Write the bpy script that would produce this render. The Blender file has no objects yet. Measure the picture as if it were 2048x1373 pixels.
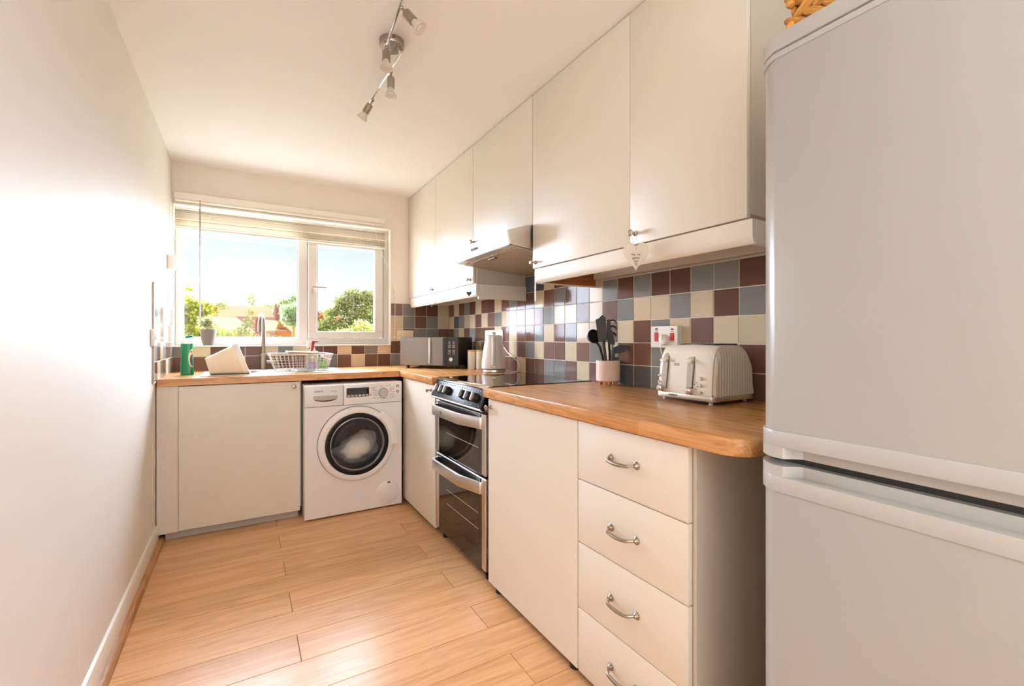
import bpy, bmesh, math, random
from mathutils import Vector, Matrix
R = math.radians
rnd = random.Random(7)
sc = bpy.context.scene
COL = sc.collection

# ------------------------------------------------------------------ camera
cam = bpy.data.cameras.new('camera')
cam.sensor_width = 36.0
cam.lens = 36.0 * 909.25 / 2048.0
cam.shift_x = 12.0 / 2048.0
cam.shift_y = -9.04 / 2048.0
cam.clip_start = 0.02
cam.clip_end = 500
camo = bpy.data.objects.new('camera', cam)
COL.objects.link(camo)
camo.location = (0.4225, -3.862, 1.153)
camo.rotation_euler = (R(90), 0, R(-30.096))
sc.camera = camo

# ------------------------------------------------------------------ view
sc.view_settings.view_transform = 'Standard'
sc.view_settings.look = 'None'
sc.view_settings.gamma = 1.0
sc.view_settings.use_curve_mapping = False
sc.view_settings.exposure = 0.47
sc.cycles.use_denoising = True
sc.cycles.max_bounces = 10
sc.cycles.diffuse_bounces = 6
sc.cycles.glossy_bounces = 5
sc.cycles.transparent_max_bounces = 12
sc.cycles.sample_clamp_indirect = 6.0
sc.cycles.caustics_reflective = False
sc.cycles.caustics_refractive = False

# ------------------------------------------------------------------ sky
world = bpy.data.worlds.new('sky')
sc.world = world
world.use_nodes = True
nt = world.node_tree
nt.nodes.clear()
N = nt.nodes.new
L = nt.links.new
tc = N('ShaderNodeTexCoord')
sep = N('ShaderNodeSeparateXYZ')
L(tc.outputs['Generated'], sep.inputs[0])
ramp = N('ShaderNodeValToRGB')
L(sep.outputs['Z'], ramp.inputs[0])
cr = ramp.color_ramp
cr.elements[0].position = 0.0
cr.elements[0].color = (1.05, 1.02, 0.98, 1)
cr.elements[1].position = 1.0
cr.elements[1].color = (0.42, 0.62, 0.95, 1)
e = cr.elements.new(0.06); e.color = (1.0, 1.0, 1.0, 1)
e = cr.elements.new(0.24); e.color = (0.66, 0.82, 0.98, 1)
mp = N('ShaderNodeMapping')
mp.inputs['Scale'].default_value = (2.2, 2.2, 9.0)
L(tc.outputs['Generated'], mp.inputs[0])
nz = N('ShaderNodeTexNoise')
nz.inputs['Scale'].default_value = 1.6
nz.inputs['Detail'].default_value = 6
L(mp.outputs[0], nz.inputs[0])
cl = N('ShaderNodeValToRGB')
cl.color_ramp.elements[0].position = 0.50
cl.color_ramp.elements[1].position = 0.70
L(nz.outputs[0], cl.inputs[0])
mx = N('ShaderNodeMix')
mx.data_type = 'RGBA'
L(cl.outputs[0], mx.inputs['Factor'])
L(ramp.outputs[0], mx.inputs['A'])
mx.inputs['B'].default_value = (1.06, 1.04, 1.02, 1)
bg = N('ShaderNodeBackground')
bg.inputs['Strength'].default_value = 0.84
L(mx.outputs['Result'], bg.inputs[0])
wo = N('ShaderNodeOutputWorld')
L(bg.outputs[0], wo.inputs[0])

# ------------------------------------------------------------------ lights
def sun(name, energy, color, direction, angle):
    d = bpy.data.lights.new(name, 'SUN')
    d.energy = energy; d.color = color; d.angle = R(angle)
    o = bpy.data.objects.new(name, d); COL.objects.link(o)
    o.rotation_euler = Vector(direction).to_track_quat('-Z', 'Y').to_euler()
    return o
def area(name, energy, color, loc, direction, sx, sy):
    d = bpy.data.lights.new(name, 'AREA')
    d.shape = 'RECTANGLE'; d.size = sx; d.size_y = sy
    d.energy = energy; d.color = color
    o = bpy.data.objects.new(name, d); COL.objects.link(o)
    o.location = loc
    o.rotation_euler = Vector(direction).to_track_quat('-Z', 'Y').to_euler()
    return o
sun('sun', 78.0, (0.76, 0.83, 1.0), (-0.12, -1.0, -0.34), 126)
area('side_fill', 15, (0.80, 0.88, 1.0), (1.95, -4.75, 1.1), (-1.0, 0.25, 0.0), 1.0, 1.7)  # added fill lamp on the right behind the camera, for the left wall
area('rear_fill', 11, (0.84, 0.91, 1.0), (0.5, -5.3, 1.2), (0.05, 1.0, -0.03), 0.9, 1.7)  # added fill from behind the camera, lifts the faces turned towards it
area('rear_up_fill', 12, (0.85, 0.92, 1.0), (0.45, -4.8, 1.75), (0.0, 0.04, 1.0), 0.7, 0.7)  # added fill aimed upwards to brighten the ceiling, no fitting there
pt = area('window_portal', 1, (1, 1, 1), (0.767, 0.20, 1.6), (0, -1, 0), 1.5, 0.98)
pt.data.cycles.is_portal = True

# ------------------------------------------------------------------ materials
def lin(h):
    h = h.lstrip('#')
    out = []
    for i in (0, 2, 4):
        c = int(h[i:i+2], 16) / 255.0
        out.append(c / 12.92 if c <= 0.04045 else ((c + 0.055) / 1.055) ** 2.4)
    return (out[0], out[1], out[2], 1.0)
def new_mat(name):
    m = bpy.data.materials.new(name)
    m.use_nodes = True
    return m, m.node_tree, m.node_tree.nodes['Principled BSDF']
def mat(name, hexcol, rough=0.5, metal=0.0, coat=0.0, vary=0.0, vscale=6.0, bump=0.0, bscale=60.0, spec=0.5, objvary=0.0, trans=0.0):
    """plain surface with optional mottling, per-object variation and fine relief"""
    m, t, b = new_mat(name)
    col = lin(hexcol)
    b.inputs['Base Color'].default_value = col
    b.inputs['Roughness'].default_value = rough
    b.inputs['Metallic'].default_value = metal
    b.inputs['Coat Weight'].default_value = coat
    b.inputs['Specular IOR Level'].default_value = spec
    if trans: b.inputs['Transmission Weight'].default_value = trans
    tcn = t.nodes.new('ShaderNodeTexCoord')
    if vary or objvary:
        hs = t.nodes.new('ShaderNodeHueSaturation')
        hs.inputs['Color'].default_value = col
        mr = t.nodes.new('ShaderNodeMath'); mr.operation = 'MULTIPLY_ADD'
        if vary:
            n = t.nodes.new('ShaderNodeTexNoise'); n.inputs['Scale'].default_value = vscale; n.inputs['Detail'].default_value = 4
            t.links.new(tcn.outputs['Object'], n.inputs['Vector'])
            mr.inputs[1].default_value = vary * 2; mr.inputs[2].default_value = 1 - vary
            t.links.new(n.outputs[0], mr.inputs[0])
        else:
            mr.inputs[0].default_value = 1; mr.inputs[1].default_value = 0; mr.inputs[2].default_value = 1
        if objvary:
            oi = t.nodes.new('ShaderNodeObjectInfo')
            m2 = t.nodes.new('ShaderNodeMath'); m2.operation = 'MULTIPLY_ADD'
            m2.inputs[1].default_value = objvary * 2; m2.inputs[2].default_value = -objvary
            t.links.new(oi.outputs['Random'], m2.inputs[0])
            ad = t.nodes.new('ShaderNodeMath'); ad.operation = 'ADD'
            t.links.new(mr.outputs[0], ad.inputs[0]); t.links.new(m2.outputs[0], ad.inputs[1])
            t.links.new(ad.outputs[0], hs.inputs['Value'])
        else:
            t.links.new(mr.outputs[0], hs.inputs['Value'])
        t.links.new(hs.outputs[0], b.inputs['Base Color'])
    if bump:
        n = t.nodes.new('ShaderNodeTexNoise'); n.inputs['Scale'].default_value = bscale; n.inputs['Detail'].default_value = 3
        t.links.new(tcn.outputs['Object'], n.inputs['Vector'])
        bp = t.nodes.new('ShaderNodeBump'); bp.inputs['Strength'].default_value = bump; bp.inputs['Distance'].default_value = 0.01
        t.links.new(n.outputs[0], bp.inputs['Height'])
        t.links.new(bp.outputs[0], b.inputs['Normal'])
    return m
def wood(name, c1, c2, axis='x', rough=0.35, scale=1.0, staves=None, tone=0.12, coat=0.0, spec=0.5):
    """wood grain running along an axis; staves=(width,length) gives joined strips"""
    m, t, b = new_mat(name)
    nn = t.nodes.new; ln = t.links.new
    tcn = nn('ShaderNodeTexCoord'); oi = nn('ShaderNodeObjectInfo')
    sp = nn('ShaderNodeSeparateXYZ'); ln(tcn.outputs['Object'], sp.inputs[0])
    cb = nn('ShaderNodeCombineXYZ')
    order = {'x': ('X', 'Y', 'Z'), 'y': ('Y', 'X', 'Z'), 'z': ('Z', 'X', 'Y')}[axis]
    for i, k in enumerate(order): ln(sp.outputs[k], cb.inputs[i])
    off = nn('ShaderNodeVectorMath'); off.operation = 'MULTIPLY_ADD'
    rv = nn('ShaderNodeCombineXYZ')
    for i in range(3): ln(oi.outputs['Random'], rv.inputs[i])
    off.inputs[1].default_value = (13.7, 29.3, 7.1)
    ln(rv.outputs[0], off.inputs[0]); ln(cb.outputs[0], off.inputs[2])
    src = off.outputs[0]
    val = None
    if staves:
        br = nn('ShaderNodeTexBrick')
        br.inputs['Color1'].default_value = (0, 0, 0, 1); br.inputs['Color2'].default_value = (1, 1, 1, 1)
        br.inputs['Mortar'].default_value = (0.35, 0.35, 0.35, 1)
        br.inputs['Scale'].default_value = 1.0; br.inputs['Mortar Size'].default_value = 0.0004
        br.inputs['Brick Width'].default_value = staves[1]; br.inputs['Row Height'].default_value = staves[0]
        br.offset = 0.37
        ln(cb.outputs[0], br.inputs['Vector'])
        val = br.outputs['Color']
        o2 = nn('ShaderNodeVectorMath'); o2.operation = 'MULTIPLY_ADD'
        o2.inputs[1].default_value = (3.1, 5.7, 2.3); ln(val, o2.inputs[0]); ln(off.outputs[0], o2.inputs[2])
        src = o2.outputs[0]
    m1 = nn('ShaderNodeMapping'); m1.inputs['Scale'].default_value = (1.6 * scale, 14 * scale, 14 * scale)
    ln(src, m1.inputs[0])
    n1 = nn('ShaderNodeTexNoise'); n1.inputs['Scale'].default_value = 1.5; n1.inputs['Detail'].default_value = 5; n1.inputs['Distortion'].default_value = 1.2
    ln(m1.outputs[0], n1.inputs['Vector'])
    wv = nn('ShaderNodeMath'); wv.operation = 'MULTIPLY'; wv.inputs[1].default_value = 26.0; ln(n1.outputs[0], wv.inputs[0])
    sn = nn('ShaderNodeMath'); sn.operation = 'SINE'; ln(wv.outputs[0], sn.inputs[0])
    m2 = nn('ShaderNodeMapping'); m2.inputs['Scale'].default_value = (5 * scale, 160 * scale, 160 * scale)
    ln(src, m2.inputs[0])
    n2 = nn('ShaderNodeTexNoise'); n2.inputs['Scale'].default_value = 1.0; n2.inputs['Detail'].default_value = 3
    ln(m2.outputs[0], n2.inputs['Vector'])
    a1 = nn('ShaderNodeMath'); a1.operation = 'MULTIPLY_ADD'; a1.inputs[1].default_value = 0.16; ln(sn.outputs[0], a1.inputs[0])
    ln(n2.outputs[0], a1.inputs[2])
    a2 = nn('ShaderNodeMath'); a2.operation = 'MULTIPLY_ADD'; a2.inputs[1].default_value = 0.5; ln(n1.outputs[0], a2.inputs[0]); ln(a1.outputs[0], a2.inputs[2])
    rp = nn('ShaderNodeValToRGB'); ln(a2.outputs[0], rp.inputs[0])
    rp.color_ramp.elements[0].position = 0.36; rp.color_ramp.elements[0].color = lin(c2)
    rp.color_ramp.elements[1].position = 0.98; rp.color_ramp.elements[1].color = lin(c1)
    hs = nn('ShaderNodeHueSaturation'); ln(rp.outputs[0], hs.inputs['Color'])
    tv = nn('ShaderNodeMath'); tv.operation = 'MULTIPLY_ADD'; tv.inputs[1].default_value = tone * 2; tv.inputs[2].default_value = 1 - tone
    ln(val if val else oi.outputs['Random'], tv.inputs[0]); ln(tv.outputs[0], hs.inputs['Value'])
    ln(hs.outputs[0], b.inputs['Base Color'])
    b.inputs['Roughness'].default_value = rough
    b.inputs['Coat Weight'].default_value = coat
    b.inputs['Coat Roughness'].default_value = 0.12
    b.inputs['Specular IOR Level'].default_value = spec
    bp = nn('ShaderNodeBump'); bp.inputs['Strength'].default_value = 0.06; bp.inputs['Distance'].default_value = 0.004
    ln(a1.outputs[0], bp.inputs['Height']); ln(bp.outputs[0], b.inputs['Normal'])
    return m
def glass(name, tint=(1, 1, 1, 1), gloss=0.06, rough=0.0):
    m = bpy.data.materials.new(name); m.use_nodes = True
    t = m.node_tree; t.nodes.clear()
    tr = t.nodes.new('ShaderNodeBsdfTransparent'); tr.inputs[0].default_value = tint
    gl = t.nodes.new('ShaderNodeBsdfGlossy'); gl.inputs['Roughness'].default_value = rough
    mxn = t.nodes.new('ShaderNodeMixShader'); mxn.inputs[0].default_value = gloss
    t.links.new(tr.outputs[0], mxn.inputs[1]); t.links.new(gl.outputs[0], mxn.inputs[2])
    o = t.nodes.new('ShaderNodeOutputMaterial'); t.links.new(mxn.outputs[0], o.inputs[0])
    return m
def leafmat(name, c1, c2, trans=0.35):
    m = bpy.data.materials.new(name); m.use_nodes = True
    t = m.node_tree; t.nodes.clear()
    geo = t.nodes.new('ShaderNodeNewGeometry')
    rp = t.nodes.new('ShaderNodeValToRGB'); t.links.new(geo.outputs['Random Per Island'], rp.inputs[0])
    rp.color_ramp.elements[0].color = lin(c1); rp.color_ramp.elements[1].color = lin(c2)
    df = t.nodes.new('ShaderNodeBsdfDiffuse'); tl = t.nodes.new('ShaderNodeBsdfTranslucent')
    t.links.new(rp.outputs[0], df.inputs[0]); t.links.new(rp.outputs[0], tl.inputs[0])
    mxn = t.nodes.new('ShaderNodeMixShader'); mxn.inputs[0].default_value = trans
    t.links.new(df.outputs[0], mxn.inputs[1]); t.links.new(tl.outputs[0], mxn.inputs[2])
    o = t.nodes.new('ShaderNodeOutputMaterial'); t.links.new(mxn.outputs[0], o.inputs[0])
    return m

M = {}
M['wall'] = mat('wall_paint', '#E9E4DC', 0.55, vary=0.02, vscale=2.0, bump=0.08, bscale=5.0)
M['wall_back'] = mat('back_wall_paint', '#EBE2D6', 0.6, vary=0.015, vscale=3.0)
M['ceiling'] = mat('ceiling_paint', '#F5F3EF', 0.75, vary=0.01, vscale=2.0)
M['gloss_white'] = mat('gloss_white_trim', '#F0EAE0', 0.3)
M['upvc'] = mat('white_upvc', '#DCD8D2', 0.3)
M['cab'] = mat('cream_cabinet', '#E6DDCE', 0.38, vary=0.008, vscale=3.0)
M['carcass'] = mat('carcass_board_shaded', '#CBC0AF', 0.5)  # board tone darkened to stand in for shade on the cabinet sides
M['raw'] = wood('raw_chipboard', '#B4702F', '#8A4A18', 'x', 0.6, tone=0.05)
M['plank'] = wood('laminate_oak', '#E2AF7E', '#CE9967', 'x', 0.27, scale=0.55, tone=0.06, spec=0.26)
M['quad'] = wood('beading_oak', '#C08A57', '#8F5C31', 'y', 0.4, tone=0.04)
M['top_x'] = wood('worktop_oak_x', '#DBA066', '#B4773C', 'x', 0.26, staves=(0.042, 0.42), tone=0.10)
M['top_y'] = wood('worktop_oak_y', '#DBA066', '#B4773C', 'y', 0.26, staves=(0.042, 0.42), tone=0.10)
M['grout'] = mat('cream_grout', '#E6DCC8', 0.8)
TC = {'B': mat('tile_brown', '#755649', 0.09, vary=0.08, vscale=14, bump=0.05, bscale=14, spec=0.10, objvary=0.20),
      'C': mat('tile_cream', '#D8C6A8', 0.09, vary=0.04, vscale=14, bump=0.05, bscale=14, spec=0.10, objvary=0.05),
      'G': mat('tile_grey', '#8B8A86', 0.09, vary=0.05, vscale=14, bump=0.05, bscale=14, spec=0.10, objvary=0.10),
      'M': mat('tile_plum', '#85695F', 0.09, vary=0.07, vscale=14, bump=0.05, bscale=14, spec=0.10, objvary=0.08),
      'D': mat('tile_dark_blue', '#62656A', 0.09, vary=0.06, vscale=14, bump=0.05, bscale=14, spec=0.10, objvary=0.08)}
M['steel'] = mat('brushed_steel', '#DCD7D0', 0.33, 1.0)
M['tap_steel'] = mat('tap_steel', '#8F8275', 0.36, 0.9)
M['chrome'] = mat('chrome', '#DEDAD4', 0.09, 1.0)
M['pewter'] = mat('pewter', '#A89F92', 0.27, 1.0)
M['dark_steel'] = mat('dark_steel', '#6F6A64', 0.35, 1.0)
M['black'] = mat('black_plastic', '#161414', 0.35)
M['panel_black'] = mat('panel_black', '#151312', 0.30, spec=0.12)
M['grip'] = mat('knob_grip_steel', '#E2DED8', 0.35, 0.6)
M['black_gloss'] = mat('black_glass', '#0B0908', 0.03, coat=0.3)
M['black_ring'] = mat('ring_black', '#151312', 0.18, spec=0.3)
M['ring_grey'] = mat('ring_grey', '#8F8C8A', 0.25, 0.6)
M['char'] = mat('charcoal_nylon', '#34322F', 0.42)
M['black_nylon'] = mat('black_nylon', '#141312', 0.4)
M['white_enamel'] = mat('white_enamel', '#F0ECE8', 0.22)
M['white_plastic'] = mat('white_plastic', '#EFEAE2', 0.3)
M['grey_plastic'] = mat('grey_plastic', '#BDB6AD', 0.4)
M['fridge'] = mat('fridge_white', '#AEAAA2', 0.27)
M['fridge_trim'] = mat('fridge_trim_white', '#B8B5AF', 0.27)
M['dark_gap'] = mat('dark_gap', '#3A3733', 0.6)
M['cream_plastic'] = mat('cream_plastic', '#F3E6C8', 0.35)
M['glass'] = glass('window_glass', (0.97, 0.985, 0.98, 1), 0.04)
M['door_glass'] = glass('door_glass', (0.78, 0.78, 0.80, 1), 0.10)
M['clear'] = glass('clear_plastic', (0.90, 0.93, 0.93, 1), 0.04, 0.08)
M['green_soap'] = mat('green_soap', '#0B8F5B', 0.15)
M['teal'] = mat('teal_cap', '#058A86', 0.35)
M['ink'] = mat('dark_ink', '#3B2A22', 0.6)
M['grey_ink'] = mat('grey_ink', '#8B7F74', 0.6)
M['white_ink'] = mat('pale_ink', '#D9D4CC', 0.6)
M['red'] = mat('red_rocker', '#D41A12', 0.25)
M['dark_red'] = mat('dark_red_neon', '#8E1A14', 0.3)
M['pot_pink'] = mat('blush_ceramic', '#E6CFC0', 0.5)
M['pot_foot'] = mat('beech_foot', '#C48A55', 0.5)
M['pot_grey'] = mat('grey_clay', '#7D736D', 0.8, vary=0.08, vscale=30, bump=0.15, bscale=60)
M['soil'] = mat('soil', '#3B2C20', 0.9)
M['kettle'] = mat('greige_enamel', '#DDD4C7', 0.25)
M['canister'] = mat('canister_white', '#E9E3D8', 0.4)
M['lid_wood'] = wood('canister_lid_wood', '#DCB98C', '#B98E5F', 'x', 0.5)
M['board'] = wood('board_wood', '#B58650', '#8E6030', 'x', 0.5)
M['toaster'] = mat('toaster_cream', '#EDE5D6', 0.16)
M['flute'] = mat('toaster_ribbed_panel', '#D3CBB8', 0.3)
M['taupe'] = mat('taupe_channel', '#B8AC9E', 0.4)
M['wicker'] = wood('wicker', '#D79A45', '#8F5617', 'x', 0.6, scale=1.4, tone=0.2)
M['ceramic'] = mat('heart_ceramic', '#E3D8C6', 0.5)
M['wire_white'] = mat('white_wire', '#EFEBE4', 0.3)
M['wire_grey'] = mat('heart_wire', '#B5ADA2', 0.4)
M['blind'] = mat('blind_slat', '#E6D9C4', 0.5)
M['blind_rail'] = mat('blind_rail', '#EDE6DA', 0.35)
M['wand'] = mat('blind_wand', '#A8A0A0', 0.3)
M['maroon'] = mat('maroon_trigger', '#8E2A40', 0.35)
M['lilac'] = mat('lilac_label', '#B8A0CC', 0.5)
M['green_label'] = mat('green_label', '#8CBF74', 0.5)
M['cloth'] = mat('white_laundry', '#E4DED4', 0.9, bump=0.3, bscale=12)
M['drum'] = mat('drum_steel', '#8A847F', 0.35, 0.8)
M['micro_door'] = mat('mirror_grey_glass', '#8B857B', 0.12, 0.35, coat=0.2)
M['filter'] = mat('filter_mesh', '#CDBDA6', 0.4, 0.35)
M['bulb'] = mat('bulb_lens', '#D8CFC0', 0.25)
M['brick'] = mat('red_brick', '#9A5F40', 0.95, spec=0.0, vary=0.1, vscale=4)
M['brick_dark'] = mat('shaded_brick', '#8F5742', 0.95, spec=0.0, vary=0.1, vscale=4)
M['orange_wall'] = mat('orange_tile_hanging', '#B5692C', 0.95, spec=0.0, vary=0.06, vscale=3)
M['rooftile'] = mat('clay_roof', '#82583A', 0.95, spec=0.0, vary=0.06, vscale=2)
M['roofpale'] = mat('pale_roof', '#8E6A4A', 0.95, spec=0.0, vary=0.06, vscale=2)
M['render'] = mat('pale_render', '#A59A8C', 0.95, spec=0.0)
M['bark'] = mat('bark', '#A08352', 0.9)
M['bounce_ground'] = mat('pale_bounce_ground', '#A09A86', 0.95, vary=0.08, vscale=0.5, spec=0.0)  # unseen ground, made pale to bounce light onto the ceiling
M['leaf_y'] = leafmat('yellow_green_leaves', '#585F10', '#97922F', 0.45)
M['leaf_v'] = leafmat('vine_leaves', '#434A08', '#868020', 0.28)
M['leaf_g'] = leafmat('tree_leaves', '#43552F', '#A5A05A', 0.22)
M['leaf_d'] = leafmat('dark_tree_leaves', '#4F6B45', '#9DA66A', 0.3)
M['leaf_p'] = leafmat('pot_plant_leaves', '#5A683C', '#D2D0A4', 0.3)
M['leaf_pink'] = leafmat('far_copper_leaves', '#85583C', '#A57F58', 0.3)
M['leaf_l'] = leafmat('light_bush_leaves', '#86843C', '#BDB774', 0.4)

# ------------------------------------------------------------------ geometry helpers
class MB:
    """collects shapes into one bmesh; build() links them as ONE mesh object"""
    def __init__(s): s.bm = bmesh.new(); s.mi = 0
    def _new(s, before):
        return [f for f in s.bm.faces if f.index == -1 or f not in before]
    def _merge(s, tmp, Mx=None, mi=None):
        if Mx is not None: bmesh.ops.transform(tmp, matrix=Mx, verts=tmp.verts)
        mi = s.mi if mi is None else mi
        vm = {}
        for v in tmp.verts: vm[v] = s.bm.verts.new(v.co)
        for f in tmp.faces:
            try:
                nf = s.bm.faces.new([vm[v] for v in f.verts]); nf.material_index = mi; nf.smooth = True
            except ValueError: pass
        tmp.free()
        return s
    def box(s, x0, x1, y0, y1, z0, z1, bev=0.0, seg=1, Mx=None, mi=None):
        t = bmesh.new()
        bmesh.ops.create_cube(t, size=1)
        S = Matrix.Translation(((x0+x1)/2, (y0+y1)/2, (z0+z1)/2)) @ Matrix.Diagonal((abs(x1-x0), abs(y1-y0), abs(z1-z0), 1))
        bmesh.ops.transform(t, matrix=S, verts=t.verts)
        if bev: bmesh.ops.bevel(t, geom=t.edges[:], offset=bev, segments=seg, profile=0.5, affect='EDGES')
        return s._merge(t, Mx, mi)
    def prism(s, pts, axis, a, b, bev=0.0, Mx=None, mi=None, holes=()):
        """2D outline extruded along an axis: x->(y,z) y->(x,z) z->(x,y)"""
        t = bmesh.new()
        def P(p, h):
            return {'x': (h, p[0], p[1]), 'y': (p[0], h, p[1]), 'z': (p[0], p[1], h)}[axis]
        if holes:
            edges = []
            for loop in [pts] + list(holes):
                vs = [t.verts.new(P(p, a)) for p in loop]
                edges += [t.edges.new((vs[i], vs[(i+1) % len(vs)])) for i in range(len(vs))]
            bmesh.ops.triangle_fill(t, edges=edges, use_beauty=True, use_dissolve=False)
            fs = t.faces[:]
        else:
            vs = [t.verts.new(P(p, a)) for p in pts]
            fs = [t.faces.new(vs)]
        r = bmesh.ops.extrude_face_region(t, geom=fs)
        d = {'x': (b-a, 0, 0), 'y': (0, b-a, 0), 'z': (0, 0, b-a)}[axis]
        bmesh.ops.translate(t, vec=d, verts=[g for g in r['geom'] if isinstance(g, bmesh.types.BMVert)])
        bmesh.ops.recalc_face_normals(t, faces=t.faces[:])
        if bev:
            es = [e for e in t.edges if e.calc_face_angle(0) > 0.6]
            bmesh.ops.bevel(t, geom=es, offset=bev, segments=2, profile=0.5, affect='EDGES')
        return s._merge(t, Mx, mi)
    def lathe(s, prof, c=(0, 0, 0), axis=(0, 0, 1), n=24, mi=None, cap=True):
        """profile [(r, h)] turned about an axis through c"""
        t = bmesh.new()
        q = Vector((0, 0, 1)).rotation_difference(Vector(axis).normalized()).to_matrix().to_4x4()
        rings = []
        for r, h in prof:
            rings.append([t.verts.new((r*math.cos(2*math.pi*k/n), r*math.sin(2*math.pi*k/n), h)) for k in range(n)])
        for a, b in zip(rings, rings[1:]):
            for k in range(n): t.faces.new((a[k], a[(k+1) % n], b[(k+1) % n], b[k]))
        if cap:
            if prof[0][0] > 1e-6: t.faces.new(rings[0][::-1])
            if prof[-1][0] > 1e-6: t.faces.new(rings[-1])
        bmesh.ops.remove_doubles(t, verts=t.verts[:], dist=1e-6)
        bmesh.ops.recalc_face_normals(t, faces=t.faces[:])
        return s._merge(t, Matrix.Translation(c) @ q, mi)
    def cyl(s, p0, p1, r0, r1=None, n=16, mi=None):
        p0 = Vector(p0); p1 = Vector(p1); d = p1 - p0
        return s.lathe([(r0, 0), (r0 if r1 is None else r1, d.length)], p0, d, n, mi)
    def tube(s, path, r, n=8, mi=None, closed=False):
        """round bar swept along a path; r may be a list"""
        t = bmesh.new()
        P = [Vector(p) for p in path]; k = len(P)
        rs = r if isinstance(r, (list, tuple)) else [r]*k
        up = None; rings = []
        for i in range(k):
            if closed: d = P[(i+1) % k] - P[i-1]
            else: d = P[min(i+1, k-1)] - P[max(i-1, 0)]
            d.normalize()
            if up is None:
                up = d.orthogonal().normalized()
            up = (up - d*up.dot(d))
            if up.length < 1e-6: up = d.orthogonal()
            up.normalize(); w = d.cross(up)
            rings.append([t.verts.new(P[i] + (up*math.cos(2*math.pi*j/n) + w*math.sin(2*math.pi*j/n))*rs[i]) for j in range(n)])
        rng = range(k if closed else k-1)
        for i in rng:
            a = rings[i]; b = rings[(i+1) % k]
            for j in range(n): t.faces.new((a[j], a[(j+1) % n], b[(j+1) % n], b[j]))
        if not closed:
            t.faces.new(rings[0][::-1]); t.faces.new(rings[-1])
        bmesh.ops.recalc_face_normals(t, faces=t.faces[:])
        return s._merge(t, None, mi)
    def ball(s, c, rx, ry=None, rz=None, n=12, mi=None, Mx=None):
        t = bmesh.new()
        bmesh.ops.create_uvsphere(t, u_segments=n, v_segments=max(6, n*2//3), radius=1)
        bmesh.ops.transform(t, matrix=Matrix.Translation(c) @ (Mx or Matrix()) @ Matrix.Diagonal((rx, ry or rx, rz or rx, 1)), verts=t.verts)
        return s._merge(t, None, mi)
    def loft(s, rings, mi=None, cap=True):
        t = bmesh.new()
        vr = [[t.verts.new(p) for p in r] for r in rings]
        n = len(vr[0])
        for a, b in zip(vr, vr[1:]):
            for k in range(n): t.faces.new((a[k], a[(k+1) % n], b[(k+1) % n], b[k]))
        if cap: t.faces.new(vr[0][::-1]); t.faces.new(vr[-1])
        bmesh.ops.recalc_face_normals(t, faces=t.faces[:])
        return s._merge(t, None, mi)
    def poly(s, pts, mi=None):
        t = bmesh.new(); t.faces.new([t.verts.new(p) for p in pts]); return s._merge(t, None, mi)
    def mesh(s, name, mats, off=(0, 0, 0), ang=35):
        bmesh.ops.translate(s.bm, vec=[-v for v in off], verts=s.bm.verts)
        me = bpy.data.meshes.new(name)
        s.bm.to_mesh(me); s.bm.free()
        for m in (mats if isinstance(mats, (list, tuple)) else [mats]): me.materials.append(m)
        me.set_sharp_from_angle(angle=R(ang))
        return me
    def build(s, name, mats, parent=None, local=False, ang=35):
        off = Vector((0, 0, 0))
        if not local:
            p = parent
            while p: off += p.location; p = p.parent
        o = bpy.data.objects.new(name, s.mesh(name, mats, off, ang))
        COL.objects.link(o)
        if parent: o.parent = parent
        return o
def tag(o, label, cat, group=None, kind=None):
    o['label'] = label; o['category'] = cat
    if group: o['group'] = group
    if kind: o['kind'] = kind
    return o
def thing(name, loc, label, cat, group=None, rotz=0.0):
    o = bpy.data.objects.new(name, None); o.empty_display_size = 0.05
    COL.objects.link(o); o.location = loc; o.rotation_euler = (0, 0, rotz)
    return tag(o, label, cat, group)
def struct(o):
    o['kind'] = 'structure'; return o
def dup(root, loc, label=None, rotz=None):
    r = root.copy(); COL.objects.link(r); r.location = loc
    if rotz is not None: r.rotation_euler = (0, 0, rotz)
    if label: r['label'] = label
    for ch in list(root.children):
        c = ch.copy(); COL.objects.link(c); c.parent = r
        for g in list(ch.children):
            d = g.copy(); COL.objects.link(d); d.parent = c
    return r
def text(name, s, size, loc, rot, m, parent, sx=1.0, ext=0.0004, local=False):
    cu = bpy.data.curves.new(name, 'FONT'); cu.body = s; cu.size = size; cu.extrude = ext
    cu.align_x = 'CENTER'; cu.align_y = 'CENTER'
    tmp = bpy.data.objects.new('tmp', cu)
    me = bpy.data.meshes.new_from_object(tmp)
    bpy.data.objects.remove(tmp); bpy.data.curves.remove(cu)
    Mx = Matrix.Translation(loc) @ rot.to_4x4() @ Matrix.Diagonal((sx, 1, 1, 1))
    off = Vector((0, 0, 0))
    if not local:
        p = parent
        while p: off += p.location; p = p.parent
    me.transform(Matrix.Translation(-off) @ Mx)
    me.materials.clear(); me.materials.append(m)
    o = bpy.data.objects.new(name, me); COL.objects.link(o); o.parent = parent
    return o
ROT_Y = Matrix.Rotation(R(90), 3, 'X')                                   # on a face looking to -y
ROT_X = Matrix.Rotation(R(-90), 3, 'Z') @ Matrix.Rotation(R(90), 3, 'X') # on a face looking to -x
def arc(cx, cy, r, a0, a1, n):
    return [(cx + r*math.cos(R(a0 + (a1-a0)*i/n)), cy + r*math.sin(R(a0 + (a1-a0)*i/n))) for i in range(n+1)]
def rrect(x0, x1, y0, y1, r, n=4):
    return arc(x1-r, y1-r, r, 0, 90, n) + arc(x0+r, y1-r, r, 90, 180, n) + arc(x0+r, y0+r, r, 180, 270, n) + arc(x1-r, y0+r, r, 270, 360, n)

RW = 2.059      # face of the right-hand tiles
H = 2.378       # ceiling
WT = 0.923      # worktop top
YB = -5.4       # wall behind the camera

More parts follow.
